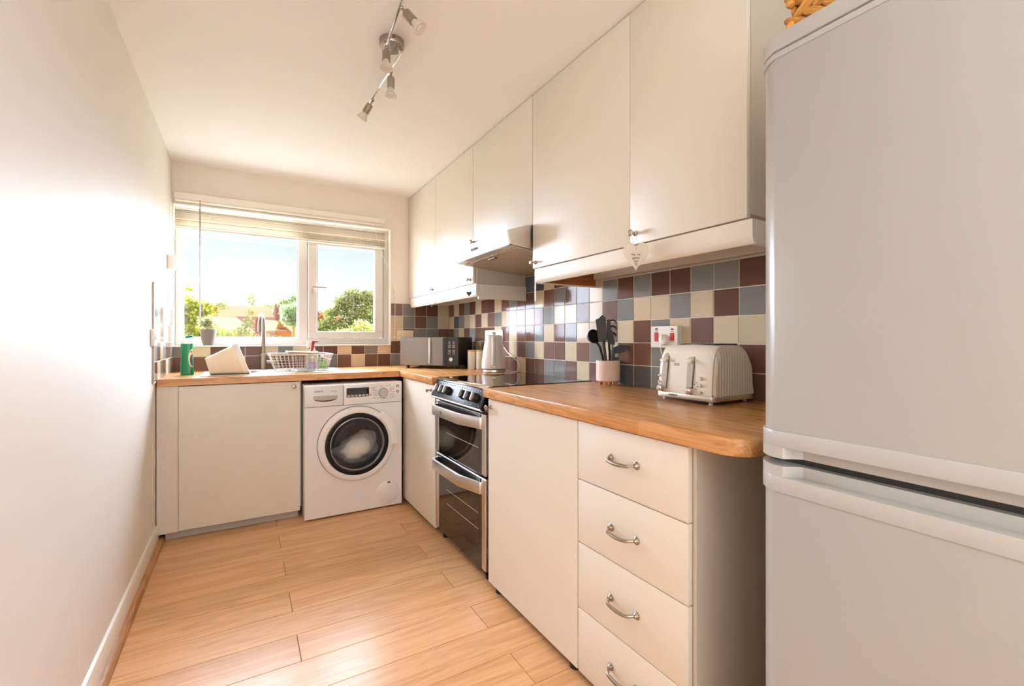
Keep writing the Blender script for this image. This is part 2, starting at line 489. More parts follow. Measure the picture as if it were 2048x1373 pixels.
# ================================================================== SETTING
b = MB(); b.box(-0.06, 2.2, YB-0.1, 0.02, -0.12, -0.012)
floor = struct(b.build('floor', M['dark_gap']))
edges = [-1.0805 + 0.1686*k for k in range(-26, 8)]
plank_cache = {}
k = 0
for i in range(len(edges)-1):
    y0, y1 = edges[i], edges[i+1]
    y1 = min(y1, 0.0); y0 = max(y0, YB)
    if y1 - y0 < 0.02: continue
    even = (i - 26) % 2 == 0
    joints = [0.0, 0.6054, 1.9, 2.067] if even else [0.0, 1.2704, 2.067]
    for x0, x1 in zip(joints, joints[1:]):
        key = (round(x1-x0, 3), round(y1-y0, 3))
        if key not in plank_cache:
            w, d = key
            m_ = MB(); m_.box(-w/2+0.0009, w/2-0.0009, -d/2+0.0009, d/2-0.0009, -0.012, 0, 0.0010)
            plank_cache[key] = m_.mesh('plank', M['plank'])
        o = bpy.data.objects.new('plank', plank_cache[key]); COL.objects.link(o)
        o.parent = floor; o.location = ((x0+x1)/2, (y0+y1)/2, 0)
b = MB(); b.box(-0.06, 2.2, YB-0.1, 0.26, H, H+0.1)
struct(b.build('ceiling', M['ceiling']))
b = MB(); b.box(-0.12, 0.0, YB, 0.26, -0.1, H)
wall_left = struct(b.build('wall_left', M['wall']))
b = MB(); b.box(2.067, 2.2, YB, 0.26, -0.1, H)
wall_right = struct(b.build('wall_right', M['wall_back']))
b = MB(); b.box(-0.12, 2.2, YB-0.1, YB, -0.1, H)
struct(b.build('wall_behind', M['wall']))
WX0, WX1, WZ0, WZ1 = 0.010, 1.519, 1.100, 2.086
b = MB()
b.box(0, 2.067, 0.008, 0.26, -0.1, WZ0); b.box(0, 2.067, 0.008, 0.26, WZ1, H)
b.box(0, WX0, 0.008, 0.26, WZ0, WZ1); b.box(WX1, 2.067, 0.008, 0.26, WZ0, WZ1)
wall_back = struct(b.build('wall_back', M['wall_back']))
# skirting and beading along the left wall
b = MB(); b.prism([(0, 0.012), (0.014, 0.012), (0.014, 0.085), (0.010, 0.098), (0, 0.10)], 'y', YB, -0.66)
struct(b.build('baseboard_left', M['gloss_white']))
b = MB(); b.prism([(0.014, 0), (0.038, 0)] + arc(0.014, 0, 0.024, 10, 90, 5), 'y', YB, -0.64)
struct(b.build('trim_1', M['quad']))

# wall tiles -----------------------------------------------------------------
P_ = 0.108; TZ = 0.916; TS = 0.1045
tile_mesh = {}
def tmesh(key, w, h):
    kk = (key, round(w, 4), round(h, 4))
    if kk not in tile_mesh:
        m_ = MB(); m_.box(-w/2, w/2, -0.004, 0.004, -h/2, h/2, 0.0014)
        tile_mesh[kk] = m_.mesh('tile', TC[key])
    return tile_mesh[kk]
def put_tile(parent, key, c, rotz, w=TS, h=TS):
    o = bpy.data.objects.new('tile', tmesh(key, w, h)); COL.objects.link(o)
    o.parent = parent; o.location = c
    o.rotation_euler = (R(rnd.uniform(-0.25, 0.25)), 0, rotz + R(rnd.uniform(-0.25, 0.25)))
rows = {  # right wall, row from the worktop up, columns from the far corner
 1: 'BCGBBCBBGBBCBBGGMCMCDDGMDCB',
 2: 'BBDBBCMBCMCMGCMMCMGCBBGMGGB',
 3: 'BGCBGBBBCMCBBGCBGCCMCBGCMCC',
 4: 'CDGCCBCMGCCMCMGCCMCMGCCGCBG',
 5: 'BCBGBCBBCBGBBCBGBGCGBGBBGGB',
 6: 'CGCBCGCBGCBGDDCBGGCBGCBGCBC',
 7: 'GBCGBCGBCGBCGCBGBCGBCGBCGBC'}
for r_, s_ in rows.items():
    for k, ch in enumerate(s_ + 'CBG'):
        if r_ > 5 and not (11 <= k <= 18): continue
        if k > 28: continue
        put_tile(wall_right, ch, (RW + 0.004, -P_*(k+0.5), TZ + P_*(r_-0.5)), R(90))
b = MB(); b.box(RW+0.002, 2.067, -29*P_, 0.006, TZ-0.06, TZ+5*P_); b.box(RW+0.002, 2.067, -19*P_, -11*P_, TZ+5*P_, TZ+7*P_)
b.build('grout', M['grout'], wall_right)
back = {5: 'CBBGM', 4: 'CGBGC', 3: 'BGGBC', 2: 'BCGBB', 1: 'CBGBG'}
for r_, s_ in back.items():
    for k, ch in enumerate(s_):
        put_tile(wall_back, ch, (RW - P_*(k+0.5), 0.004, TZ + P_*(r_-0.5)), 0)
under = {2: 'CGBCBBCGCBBBCGC', 1: 'BBCBGGBBMBCBBBG'}
for k in range(5, 20):
    for r_ in (1, 2):
        x = RW - P_*(k+0.5); w = TS
        if k == 18: ch = 'G' if r_ == 2 else 'B'
        elif k == 17: ch = 'C' if r_ == 2 else 'B'
        elif k == 19: ch = 'B'
        else: ch = under[r_][k-5]
        if x - w/2 < 0.008:
            if k == 19: continue
        h = TS if r_ == 1 else WZ0 - (TZ + P_) - 0.006
        put_tile(wall_back, ch, (x, 0.004, TZ + P_/2 if r_ == 1 else TZ + P_ + 0.002 + h/2), 0, w, h)
b = MB(); b.box(0.009, RW, 0.002, 0.008, TZ-0.06, WZ0-0.004); b.box(WX1, RW, 0.002, 0.008, WZ0-0.004, TZ+5*P_)
b.build('grout', M['grout'], wall_back)
lk = ['BGCBGCB', 'GBBGCBG', 'CBCGBCC', 'BCGCBGB', 'GCBCGBC']
for r_ in range(5):
    for k in range(7):
        put_tile(wall_left, lk[r_][k], (0.004, -0.012 - P_*(k+0.5), TZ + P_*(r_+0.5)), R(-90))
b = MB(); b.box(0.0005, 0.0062, -0.775, 0.006, TZ-0.01, TZ+5*P_)
b.build('grout', M['grout'], wall_left)
b = MB(); b.box(0.0, 0.010, -0.783, -0.775, TZ-0.002, TZ+5*P_+0.004)
b.build('tile_edge', M['grey_plastic'], wall_left)

# window ---------------------------------------------------------------------
fy0, fy1 = 0.075, 0.14
b = MB()
fw = 0.045
b.box(WX0, WX1, fy0, fy1, WZ0+0.004, WZ0+0.056, 0.004); b.box(WX0, WX1, fy0, fy1, WZ1-0.05, WZ1, 0.004)
b.box(WX0, WX0+fw, fy0, fy1, WZ0+0.05, WZ1-0.045, 0.004); b.box(WX1-0.055, WX1, fy0, fy1, WZ0+0.05, WZ1-0.045, 0.004)
b.box(0.803, 0.872, fy0, fy1, WZ0+0.05, WZ1-0.045, 0.004)
window = struct(b.build('window_1', M['upvc']))
b = MB()   # glazing bead of the fixed light
b.box(0.053, 0.805, fy0+0.012, fy0+0.022, 1.154, 1.166, 0.002); b.box(0.053, 0.062, fy0+0.012, fy0+0.022, 1.16, 2.04, 0.002); b.box(0.794, 0.805, fy0+0.012, fy0+0.022, 1.16, 2.04, 0.002)
b.build('glazing_bead', M['upvc'], window)
b = MB(); b.box(0.05, 0.81, fy0+0.03, fy0+0.036, 1.15, 2.045)
b.build('pane', M['glass'], window)
sy0 = fy0-0.018
b = MB()
sx0, sx1, sz0, sz1 = 0.874, 1.470, 1.158, 1.985
gx0, gx1, gz0, gz1 = 0.944, 1.398, 1.212, 1.902
b.box(sx0, sx1, sy0, sy0+0.05, sz0, gz0, 0.006); b.box(sx0, sx1, sy0, sy0+0.05, gz1, sz1, 0.006)
b.box(sx0, gx0, sy0, sy0+0.05, gz0-0.004, gz1+0.004, 0.006); b.box(gx1, sx1, sy0, sy0+0.05, gz0-0.004, gz1+0.004, 0.006)
sash = b.build('opening_sash', M['upvc'], window)
b = MB(); b.box(gx0-0.004, gx1+0.004, sy0+0.02, sy0+0.026, gz0-0.004, gz1+0.004)
b.build('pane', M['glass'], sash)
b = MB(); b.box(0.872, 0.882, sy0+0.051, sy0+0.052, sz0, sz1); b.box(gx0, gx0+0.004, sy0+0.015, sy0+0.02, gz0, gz1); b.box(1.4695, 1.476, sy0+0.012, sy0+0.03, sz0, sz1)  # right-hand strip is added dark for the shade in the open sash gap
b.build('gasket_and_gap_shade', M['dark_steel'], sash)
b = MB(); b.box(0.892, 0.917, sy0-0.010, sy0, 1.515, 1.575, 0.004); b.cyl((0.905, sy0, 1.562), (0.905, sy0-0.035, 1.562), 0.008)
b.prism([(0.895, 1.552), (0.905, 1.574), (0.94, 1.570), (1.01, 1.566), (1.01, 1.556), (0.94, 1.556)], 'y', sy0-0.046, sy0-0.032, 0.003)
b.build('handle', M['grey_plastic'], sash)
b = MB(); b.box(WX0-0.002, WX1, -0.012, fy0, WZ0-0.008, WZ0+0.004, 0.004, 2)
b.build('sill', M['gloss_white'], window)
b = MB(); b.box(WX1-0.004, WX1+0.004, -0.004, fy0, WZ0, WZ1, 0.002); b.box(WX0, WX1, -0.004, fy0, WZ1-0.004, WZ1+0.006, 0.002)
b.build('reveal_lining', M['gloss_white'], window)

# ================================================================== FITTED FURNITURE
def knob_mb(p, axis):
    q = MB(); q.lathe([(0.0, 0), (0.0095, 0.0), (0.0085, 0.004), (0.0045, 0.008), (0.0045, 0.017), (0.0115, 0.024), (0.0125, 0.028), (0.009, 0.032), (0.0, 0.0335)], p, axis, 16)
    return q
FX = 1.405
# worktops
bowl = rrect(0.47, 0.735, -0.46, -0.17, 0.05, 5)
b = MB(); b.prism([(0.009, -0.695), (1.384, -0.695), (1.384, 0.001), (0.009, 0.001)], 'z', WT-0.04, WT, holes=[bowl])
t_ = b.build('worktop', M['top_x'])
tag(t_, 'oak worktop under the window holding the sink and dish rack', 'worktop')
b = MB(); b.prism([(1.388, -1.325), (1.388, -0.694), (1.3845, -0.690), (1.3845, 0.001), (RW, 0.001), (RW, -1.325)], 'z', WT-0.04, WT, 0.002)
tag(b.build('worktop', M['top_y']), 'oak worktop in the far corner holding the microwave and kettle', 'worktop')
b = MB(); b.prism([(1.388, -1.982), (RW, -1.982), (RW, -3.25), (1.46, -3.25)] + arc(1.448, -3.19, 0.06, 270, 180, 6), 'z', WT-0.042, WT, 0.003)
tag(b.build('worktop', M['top_y']), 'oak worktop nearest the fridge with a rounded corner, holding the toaster', 'worktop')

# sink cabinet
t_ = thing('base_cabinet', (0.4, -0.4, 0), 'wide cream base cabinet under the sink, left of the washing machine', 'cabinet')
b = MB(); b.box(0.006, 0.022, -0.655, -0.02, 0.07, 0.882); b.box(0.742, 0.752, -0.655, -0.02, 0.07, 0.882); b.box(0.022, 0.742, -0.655, -0.02, 0.07, 0.088); b.box(0.022, 0.742, -0.03, -0.02, 0.088, 0.70)
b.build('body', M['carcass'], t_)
b = MB(); b.box(0.004, 0.104, -0.672, -0.656, 0.045, 0.882, 0.0015)
b.build('filler_panel', M['cab'], t_)
b = MB(); b.box(0.106, 0.742, -0.682, -0.662, 0.052, 0.878, 0.002)
d_ = b.build('door', M['cab'], t_)
knob_mb((0.705, -0.682, 0.848), (0, -1, 0)).build('knob', M['pewter'], d_)
b = MB(); b.box(0.04, 0.735, -0.640, -0.624, 0.0, 0.07, 0.002)
b.build('kickboard', M['grey_plastic'], t_)

# corner base cabinet
t_ = thing('base_cabinet', (1.75, -1.0, 0), 'narrow cream base cabinet between the washing machine and the cooker', 'cabinet')
b = MB(); b.box(FX+0.02, 2.05, -1.333, -0.72, 0.10, 0.882)
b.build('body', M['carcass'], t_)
b = MB(); b.box(FX, FX+0.018, -1.332, -0.714, 0.033, 0.876, 0.002)
d_ = b.build('door', M['cab'], t_)
knob_mb((FX, -1.268, 0.842), (-1, 0, 0)).build('knob', M['pewter'], d_)
for yy in (-0.78, -1.28):
    b = MB(); b.cyl((FX+0.08, yy, 0), (FX+0.08, yy, 0.10), 0.016); b.cyl((FX+0.08, yy, 0), (FX+0.08, yy, 0.015), 0.024)
    b.build('leg', M['black'], t_)
# tall-door base cabinet
t_ = thing('base_cabinet', (1.75, -2.3, 0), 'cream base cabinet with one large door between the cooker and the drawers', 'cabinet')
b = MB(); b.box(FX+0.02, 2.05, -2.648, -2.006, 0.10, 0.880)
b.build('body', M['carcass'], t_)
b = MB(); b.box(FX, FX+0.018, -2.648, -2.004, 0.030, 0.875, 0.002)
d_ = b.build('door', M['cab'], t_)
knob_mb((FX, -2.030, 0.838), (-1, 0, 0)).build('knob', M['pewter'], d_)
for yy in (-2.06, -2.6):
    b = MB(); b.cyl((FX+0.035, yy, 0), (FX+0.035, yy, 0.10), 0.016); b.cyl((FX+0.035, yy, 0), (FX+0.035, yy, 0.015), 0.024)
    b.build('leg', M['black'], t_)
# drawer unit
t_ = thing('drawer_unit', (1.75, -2.87, 0), 'cream four-drawer unit with bow handles next to the fridge', 'drawers')
b = MB(); b.box(FX+0.02, 2.05, -3.092, -2.654, 0.10, 0.880)
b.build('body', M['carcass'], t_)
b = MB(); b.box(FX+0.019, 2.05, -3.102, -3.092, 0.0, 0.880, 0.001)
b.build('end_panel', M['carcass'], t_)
zs = [(0.680, 0.875), (0.468, 0.677), (0.247, 0.465), (0.030, 0.244)]
hz = [0.786, 0.570, 0.354, 0.141]
for (z0, z1), zh in zip(zs, hz):
    b = MB(); b.box(FX, FX+0.018, -3.092, -2.653, z0, z1, 0.0025, 2)
    d_ = b.build('drawer_front', M['cab'], t_)
    b = MB()
    ya, yb = -2.812, -2.918
    pth = []; rr_ = []
    for i in range(15):
        u = i/14; y = ya + (yb-ya)*u
        x = FX - 0.004 - 0.024*min(1, math.sin(math.pi*u)*2.2)**0.8 - 0.004*math.sin(math.pi*u)
        pth.append((x, y, zh - 0.004*math.sin(math.pi*u))); rr_.append(0.0038 + 0.0022*math.sin(math.pi*u))
    b.tube(pth, rr_, 10)
    for y in (ya, yb):
        b.lathe([(0, 0), (0.0115, 0), (0.0115, 0.003), (0.008, 0.006), (0.0045, 0.012)], (FX, y, zh), (-1, 0, 0), 16)
    b.build('handle', M['pewter'], d_)

# wall cabinets
UX = 1.680
def wall_cab(loc, label, y_far, y_near, z0, doors, z1=H-0.002):
    t_ = thing('wall_cabinet', loc, label, 'cabinet', 'cream wall cabinets')
    b = MB(); b.box(UX+0.02, 2.058, y_near, y_far, z0+0.012, z1-0.002, 0.001)
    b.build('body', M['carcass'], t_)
    for ya, yb, kp in doors:
        b = MB(); b.box(UX, UX+0.018, yb+0.0012, ya-0.0012, z0, z1-0.003, 0.0022, 2)
        d_ = b.build('door', M['cab'], t_)
        knob_mb((UX, kp[0], kp[1]), (-1, 0, 0)).build('knob', M['pewter'], d_)
    return t_
ca = wall_cab((1.87, -0.64, 1.5), 'two-door cream wall cabinet in the far corner beside the window', -0.004, -1.277, 1.500,
              [(-0.004, -0.629, (-0.582, 1.526)), (-0.629, -1.277, (-1.242, 1.528))])
def pelmet_prof(x, z0, z1):
    return [(x+0.016, z1), (x, z1), (x, z0+0.022), (x+0.004, z0+0.008), (x+0.012, z0), (x+0.020, z0), (x+0.020, z0+0.03), (x+0.016, z0+0.03)]
b = MB(); b.prism(pelmet_prof(UX+0.002, 1.418, 1.496), 'y', -1.315, -0.035); b.box(UX+0.022, 2.055, -1.315, -1.297, 1.402, 1.496, 0.002)
b.build('pelmet', M['cab'], ca)
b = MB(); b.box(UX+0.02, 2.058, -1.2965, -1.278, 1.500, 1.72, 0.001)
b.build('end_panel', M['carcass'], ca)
wall_cab((1.87, -1.61, 1.74), 'short cream wall cabinet above the cooker hood', -1.279, -1.953, 1.724, [(-1.279, -1.953, (-1.300, 1.757))])
cb = wall_cab((1.87, -2.5, 1.5), 'two-door cream wall cabinet beside the fridge with the ceramic heart', -1.958, -3.078, 1.502,
              [(-1.958, -2.618, (-1.984, 1.530)), (-2.618, -3.078, (-2.647, 1.541))])
b = MB(); b.prism(pelmet_prof(UX+0.002, 1.426, 1.497), 'y', -3.092, -1.978); b.box(UX+0.022, 2.055, -3.092, -3.074, 1.426, 1.497, 0.002)
b.build('pelmet', M['cab'], cb)
b = MB(); b.box(UX+0.026, 2.045, -2.012, -1.992, 1.428, 1.500)
b.build('pelmet_return', M['raw'], cb)
b = MB(); b.box(UX+0.026, 2.05, -2.016, -1.990, 1.424, 1.4285); b.box(2.045, 2.052, -2.020, -1.988, 1.424, 1.502)
b.build('return_edging', M['cab'], cb)
b = MB(); b.box(UX+0.004, UX+0.008, -1.9772, -1.972, 1.34, 1.50)
b.build('loose_edging_strip', M['wire_white'], cb)
b = MB(); b.box(2.02, 2.0585, -3.07, -2.022, 1.462, 1.513, 0.003)
b.build('hanging_rail', M['carcass'], cb)

# ================================================================== APPLIANCES
# cooker hood
t_ = thing('cooker_hood', (1.8, -1.61, 1.6), 'slim stainless cooker hood under the short wall cabinet', 'cooker hood')
ya, yb = -1.286, -1.948
b = MB(); b.prism([(2.05, 1.721), (1.655, 1.721), (1.546, 1.685), (1.560, 1.616), (1.60, 1.612), (2.05, 1.575)], 'y', yb, ya)
b.build('body', M['steel'], t_)
b = MB(); b.prism([(1.535, 1.683), (1.5455, 1.686), (1.560, 1.620), (1.550, 1.614)], 'y', yb-0.001, ya+0.001)
fr = b.build('front_strip', M['white_plastic'], t_)
b = MB(); b.prism([(1.5395, 1.662), (1.5385, 1.662), (1.5435, 1.640), (1.5445, 1.640)], 'y', -1.625, -1.535)
sw_ = b.build('switch_panel', M['grey_plastic'], fr)
for yy in (-1.545, -1.556, -1.567, -1.578, -1.598, -1.614):
    b = MB(); b.box(1.536, 1.5415, yy-0.004, yy+0.003, 1.646, 1.657)
    b.build('button', M['black'], fr)
b = MB(); b.prism([(1.553, 1.6145), (1.600, 1.6115), (1.600, 1.609), (1.553, 1.612)], 'y', yb+0.01, ya-0.01)
b.build('light_panel', M['grey_plastic'], t_)
for y0, y1 in ((yb+0.012, yb+0.14), (ya-0.14, ya-0.012)):
    b = MB(); b.prism([(1.555, 1.6125), (1.598, 1.6098), (1.598, 1.6078), (1.555, 1.6105)], 'y', y0, y1)
    b.build('lamp_lens', M['bulb'], t_)
b = MB()
slope = math.atan2(1.573-1.609, 2.045-1.603)
for i in range(44):   # corrugated grease filter: ridges across the hood
    y = yb + 0.015 + (ya-yb-0.03)*(i+0.5)/44
    Mx = Matrix.Translation((1.603, y, 1.608)) @ Matrix.Rotation(-slope, 4, 'Y')
    b.box(0.0, 0.44, -0.0045, 0.0045, -0.004, 0.002, 0.0, Mx=Mx)
fl = b.build('grease_filter', M['filter'], t_)
b = MB(); b.box(1.625, 1.645, -1.66, -1.58, 1.596, 1.606, 0.002)
b.build('filter_catch', M['dark_steel'], fl)

# washing machine
WY = -0.77
t_ = thing('washing_machine', (1.07, -0.48, 0), 'white front-loading washing machine with a black-ringed door, under the worktop', 'washing machine')
x0, x1 = 0.758, 1.378
dc = (1.076, 0.462)
b = MB()
b.prism([(x0, 0.012), (x1, 0.012), (x1, 0.716), (x0, 0.716)], 'y', WY, WY+0.02, holes=[[(dc[0]+0.188*math.cos(2*math.pi*k/40), dc[1]+0.188*math.sin(2*math.pi*k/40)) for k in range(40)]])
b.box(x0, x0+0.02, WY+0.02, -0.19, 0.012, 0.855, 0.0); b.box(x1-0.02, x1, WY+0.02, -0.19, 0.012, 0.855, 0.0)
b.box(x0+0.02, x1-0.02, WY+0.02, -0.19, 0.012, 0.03); b.box(x0+0.02, x1-0.02, -0.21, -0.19, 0.03, 0.855)
b.build('body', M['white_enamel'], t_)
b = MB(); b.box(x0-0.002, x1+0.002, WY+0.004, -0.188, 0.838, 0.857, 0.004)
b.build('top_panel', M['white_enamel'], t_)
b = MB(); b.box(0.992, x1, WY-0.006, WY+0.03, 0.719, 0.852, 0.004, 2)
cp = b.build('control_panel', M['white_enamel'], t_)
b = MB(); b.box(x0, 0.989, WY-0.006, WY+0.03, 0.719, 0.852, 0.004, 2)
dd = b.build('detergent_drawer', M['white_enamel'], t_)
b = MB(); b.prism([(0.808, 0.769), (0.815, 0.764)] + [(0.815 + 0.135*i/8, 0.764 - 0.006*math.sin(math.pi*i/8)) for i in range(1, 8)] + [(0.948, 0.764), (0.953, 0.769), (0.953, 0.787), (0.808, 0.787)], 'y', WY-0.013, WY-0.006, 0.001)
b.build('drawer_handle', M['grey_plastic'], dd)
b = MB(); b.prism([(0.815, 0.765), (0.948, 0.765)] + [(0.948 - 0.133*i/8, 0.760 - 0.011*math.sin(math.pi*i/8)) for i in range(0, 9)], 'y', WY-0.0066, WY-0.0055)
b.build('finger_hollow', M['ink'], dd)
text('lettering', 'SIEMENS', 0.0155, (0.840, WY-0.0066, 0.8155), ROT_Y, M['ink'], dd, 0.92)
text('lettering', 'VarioPerfect', 0.0085, (0.930, WY-0.0066, 0.815), ROT_Y, M['grey_ink'], dd)
text('lettering', 'iQ 300', 0.006, (0.938, WY-0.0066, 0.806), ROT_Y, M['grey_ink'], dd)
b = MB(); b.box(1.009, 1.154, WY-0.008, WY-0.004, 0.767, 0.828, 0.002)
dp = b.build('display', M['black_gloss'], cp)
for k in range(6):
    xx = 1.014 + 0.0235*k
    b = MB(); b.box(xx, xx+0.018, WY-0.0105, WY-0.0075, 0.770, 0.783, 0.001)
    b.build('button', M['grey_plastic'], cp)
b = MB(); b.lathe([(0.034, 0), (0.034, 0.004), (0.030, 0.006), (0.029, 0.022), (0.026, 0.025), (0, 0.025)], (1.248, WY-0.006, 0.786), (0, -1, 0), 28)
b.build('programme_dial', M['grey_plastic'], cp)
b = MB()
for (xx, zz, ln_) in [(1.17, 0.822, .028), (1.172, 0.812, .018), (1.178, 0.803, .03), (1.178, 0.792, .028), (1.178, 0.779, .026), (1.182, 0.768, .03), (1.18, 0.752, .022), (1.205, 0.752, .03), (1.235, 0.746, .034), (1.23, 0.828, .018), (1.265, 0.830, .01), (1.285, 0.832, .012), (1.29, 0.815, .032), (1.29, 0.805, .032), (1.29, 0.795, .014), (1.29, 0.787, .016), (1.31, 0.787, .014), (1.29, 0.774, .034), (1.29, 0.763, .034), (1.29, 0.752, .034)]:
    b.box(xx, xx+ln_, WY-0.0064, WY-0.0055, zz-0.0012, zz+0.0012)
b.build('programme_print', M['grey_ink'], cp)['kind'] = 'stuff'
b = MB(); b.lathe([(0, 0), (0.004, 0), (0.004, 0.001), (0, 0.001)], (1.165, WY-0.006, 0.776), (0, -1, 0), 10)
for zz in (0.826, 0.789): b.lathe([(0.005, 0), (0.009, 0), (0.009, 0.0008), (0.005, 0.0008)], (1.347, WY-0.006, zz), (0, -1, 0), 16, cap=False)
b.build('indicator', M['ink'], cp)['kind'] = 'stuff'
# porthole
b = MB()
b.lathe([(0.205, 0.0), (0.2435, 0.0), (0.2435, 0.016), (0.238, 0.026), (0.222, 0.034), (0.206, 0.032), (0.200, 0.026), (0.200, 0.004)], (dc[0], WY, dc[1]), (0, -1, 0), 64, cap=False)
dr = b.build('door', M['white_enamel'], t_)
b = MB(); b.lathe([(0.246, 0.0005), (0.2432, 0.0005), (0.2432, 0.004), (0.246, 0.004)], (dc[0], WY, dc[1]), (0, -1, 0), 64, cap=False)
b.build('door_seam', M['ink'], dr)
b = MB(); b.lathe([(0.202, 0.020), (0.202, 0.031), (0.192, 0.033), (0.176, 0.031), (0.171, 0.022)], (dc[0], WY, dc[1]), (0, -1, 0), 64, cap=False)
b.build('black_ring', M['black_ring'], dr)
b = MB(); b.lathe([(0.1735, 0.018), (0.1735, 0.032), (0.168, 0.034), (0.164, 0.030), (0.164, 0.0)], (dc[0], WY, dc[1]), (0, -1, 0), 64, cap=False)
b.build('inner_ring', M['ring_grey'], dr)
b = MB(); b.lathe([(0.165, 0.026), (0.160, 0.020), (0.150, -0.01), (0.132, -0.05), (0.10, -0.075), (0.05, -0.085), (0, -0.087)], (dc[0], WY, dc[1]), (0, -1, 0), 48, cap=False)
b.build('door_glass', M['door_glass'], dr)
b = MB()
a0, a1 = 52, -6
outer = [(dc[0] + r_*math.cos(R(a)), dc[1] + r_*math.sin(R(a))) for i in range(13) for a, r_ in [(a0 + (a1-a0)*i/12, 0.262 + 0.008*math.sin(math.pi*i/12))]]
inner = [(dc[0] + 0.212*math.cos(R(a0 + (a1-a0)*i/12)), dc[1] + 0.212*math.sin(R(a0 + (a1-a0)*i/12))) for i in range(12, -1, -1)]
b.prism(outer + inner, 'y', WY-0.044, WY-0.012, 0.005)
b.build('door_handle', M['white_enamel'], dr)
b = MB(); b.lathe([(0.187, 0.0), (0.187, -0.06), (0.19, -0.06), (0.225, -0.08), (0.235, -0.35), (0.0, -0.37)], (dc[0], WY+0.01, dc[1]), (0, -1, 0), 40, cap=False)
dm = b.build('drum', M['drum'], t_)
b = MB()
b.ball((dc[0]+0.025, WY+0.15, dc[1]-0.075), 0.125, 0.10, 0.085, 48)
from mathutils import noise as mn
for v in b.bm.verts:
    q = v.co*9.0
    n1 = mn.noise(q*1.1 + Vector((3.1, 1.7, 0.3))); n2 = mn.noise(q*2.6 + Vector((0.4, 5.2, 2.0)))
    c_ = Vector((dc[0]+0.025, WY+0.15, dc[1]-0.075)); d_ = (v.co - c_).normalized()
    v.co += d_*(0.030*n1 + 0.022*abs(n2)) + Vector((0.02*n2, 0, 0.06*max(0, d_.z)*(d_.x + 0.3)))
wl = b.build('laundry', M['cloth'])
tag(wl, 'white laundry heaped inside the washing machine drum', 'laundry')
b = MB(); b.lathe([(0, 0), (0.080, 0), (0.080, 0.0012), (0.0785, 0.0022), (0, 0.0026)], (1.283, WY, 0.102), (0, -1, 0), 40)
ht = b.build('filter_hatch', M['white_enamel'], t_)
b = MB(); b.box(1.278, 1.298, WY-0.0032, WY-0.002, 0.166, 0.176)
b.build('hatch_slot', M['ink'], ht)
for xx in (x0+0.05, x1-0.05):
    for yy in (WY+0.06, -0.25):
        b = MB(); b.cyl((xx, yy, 0), (xx, yy, 0.014), 0.02)
        b.build('foot', M['black'], t_)

# cooker
t_ = thing('cooker', (1.7, -1.66, 0), 'black and steel freestanding double-oven cooker between the base cabinets', 'cooker')
y0, y1 = -1.978, -1.345
b = MB(); b.box(1.432, 2.03, y0+0.004, y1-0.004, 0.045, 0.896, 0.002)
b.build('body', M['black'], t_)
b = MB(); b.box(1.425, 2.045, y0+0.001, y1-0.001, 0.9185, 0.9265, 0.002)
hb = b.build('hob', M['black_gloss'], t_)
b = MB(); b.box(1.43, 2.04, y0+0.006, y1-0.006, 0.896, 0.9185)
b.build('hob_frame', M['black'], t_)
b = MB(); b.prism([(1.405, 0.916), (1.428, 0.930), (1.440, 0.930), (1.440, 0.922), (1.424, 0.918), (1.414, 0.910)], 'y', y0, y1, 0.0015)
b.build('front_rail', M['chrome'], t_)
b = MB(); b.prism([(1.413, 0.912), (1.376, 0.824), (1.378, 0.816), (1.392, 0.812), (1.440, 0.830), (1.440, 0.916)], 'y', y0, y1, 0.002)
cp = b.build('control_panel', M['panel_black'], t_)
nrm = Vector((-0.088, 0, 0.037)).normalized()
def on_panel(y, s):   # s from the panel's top to its bottom
    return Vector((1.413 + (1.376-1.413)*s, y, 0.912 + (0.824-0.912)*s))
b = MB(); b.prism([(1.3755, 0.8235), (1.374, 0.816), (1.384, 0.810), (1.390, 0.812), (1.381, 0.8175)], 'y', y0-0.0005, y1+0.0005)
b.build('panel_trim', M['steel'], cp)
for yy in (-1.436, -1.498, -1.560, -1.762, -1.832, -1.902):
    p_ = on_panel(yy, 0.52)
    b = MB(); b.lathe([(0, 0), (0.024, 0), (0.0235, 0.006), (0.021, 0.022), (0.018, 0.025), (0, 0.025)], p_, nrm, 24)
    kn = b.build('knob', M['black'], cp)
    b = MB()
    q_ = Vector((0, 0, 1)).rotation_difference(nrm).to_matrix().to_4x4()
    b.box(-0.019, 0.021, -0.0035, 0.0035, 0.020, 0.034, 0.002, Mx=Matrix.Translation(p_) @ q_)
    b.build('knob_grip', M['grip'], kn)
b = MB()
for k in range(22):
    yy = -1.40 - 0.55*k/21
    p_ = on_panel(yy, 0.13 + 0.02*(k % 2)); 
    b.box(-0.001, 0.001, -0.004, 0.004, -0.003, 0.003, Mx=Matrix.Translation(p_ + nrm*0.0006) @ q_ @ Matrix.Rotation(R(90), 4, 'Y'))
    if k % 3 == 0:
        p_ = on_panel(yy, 0.9)
        b.box(-0.001, 0.001, -0.004, 0.004, -0.002, 0.002, Mx=Matrix.Translation(p_ + nrm*0.0006) @ q_ @ Matrix.Rotation(R(90), 4, 'Y'))
b.build('panel_symbols', M['grey_ink'], cp)['kind'] = 'stuff'
p_ = on_panel(-1.675, 0.4)
b = MB(); b.box(-0.026, 0.026, -0.042, 0.042, 0.0002, 0.0016, Mx=Matrix.Translation(p_) @ q_)
b.build('clock_display', M['panel_black'], cp)
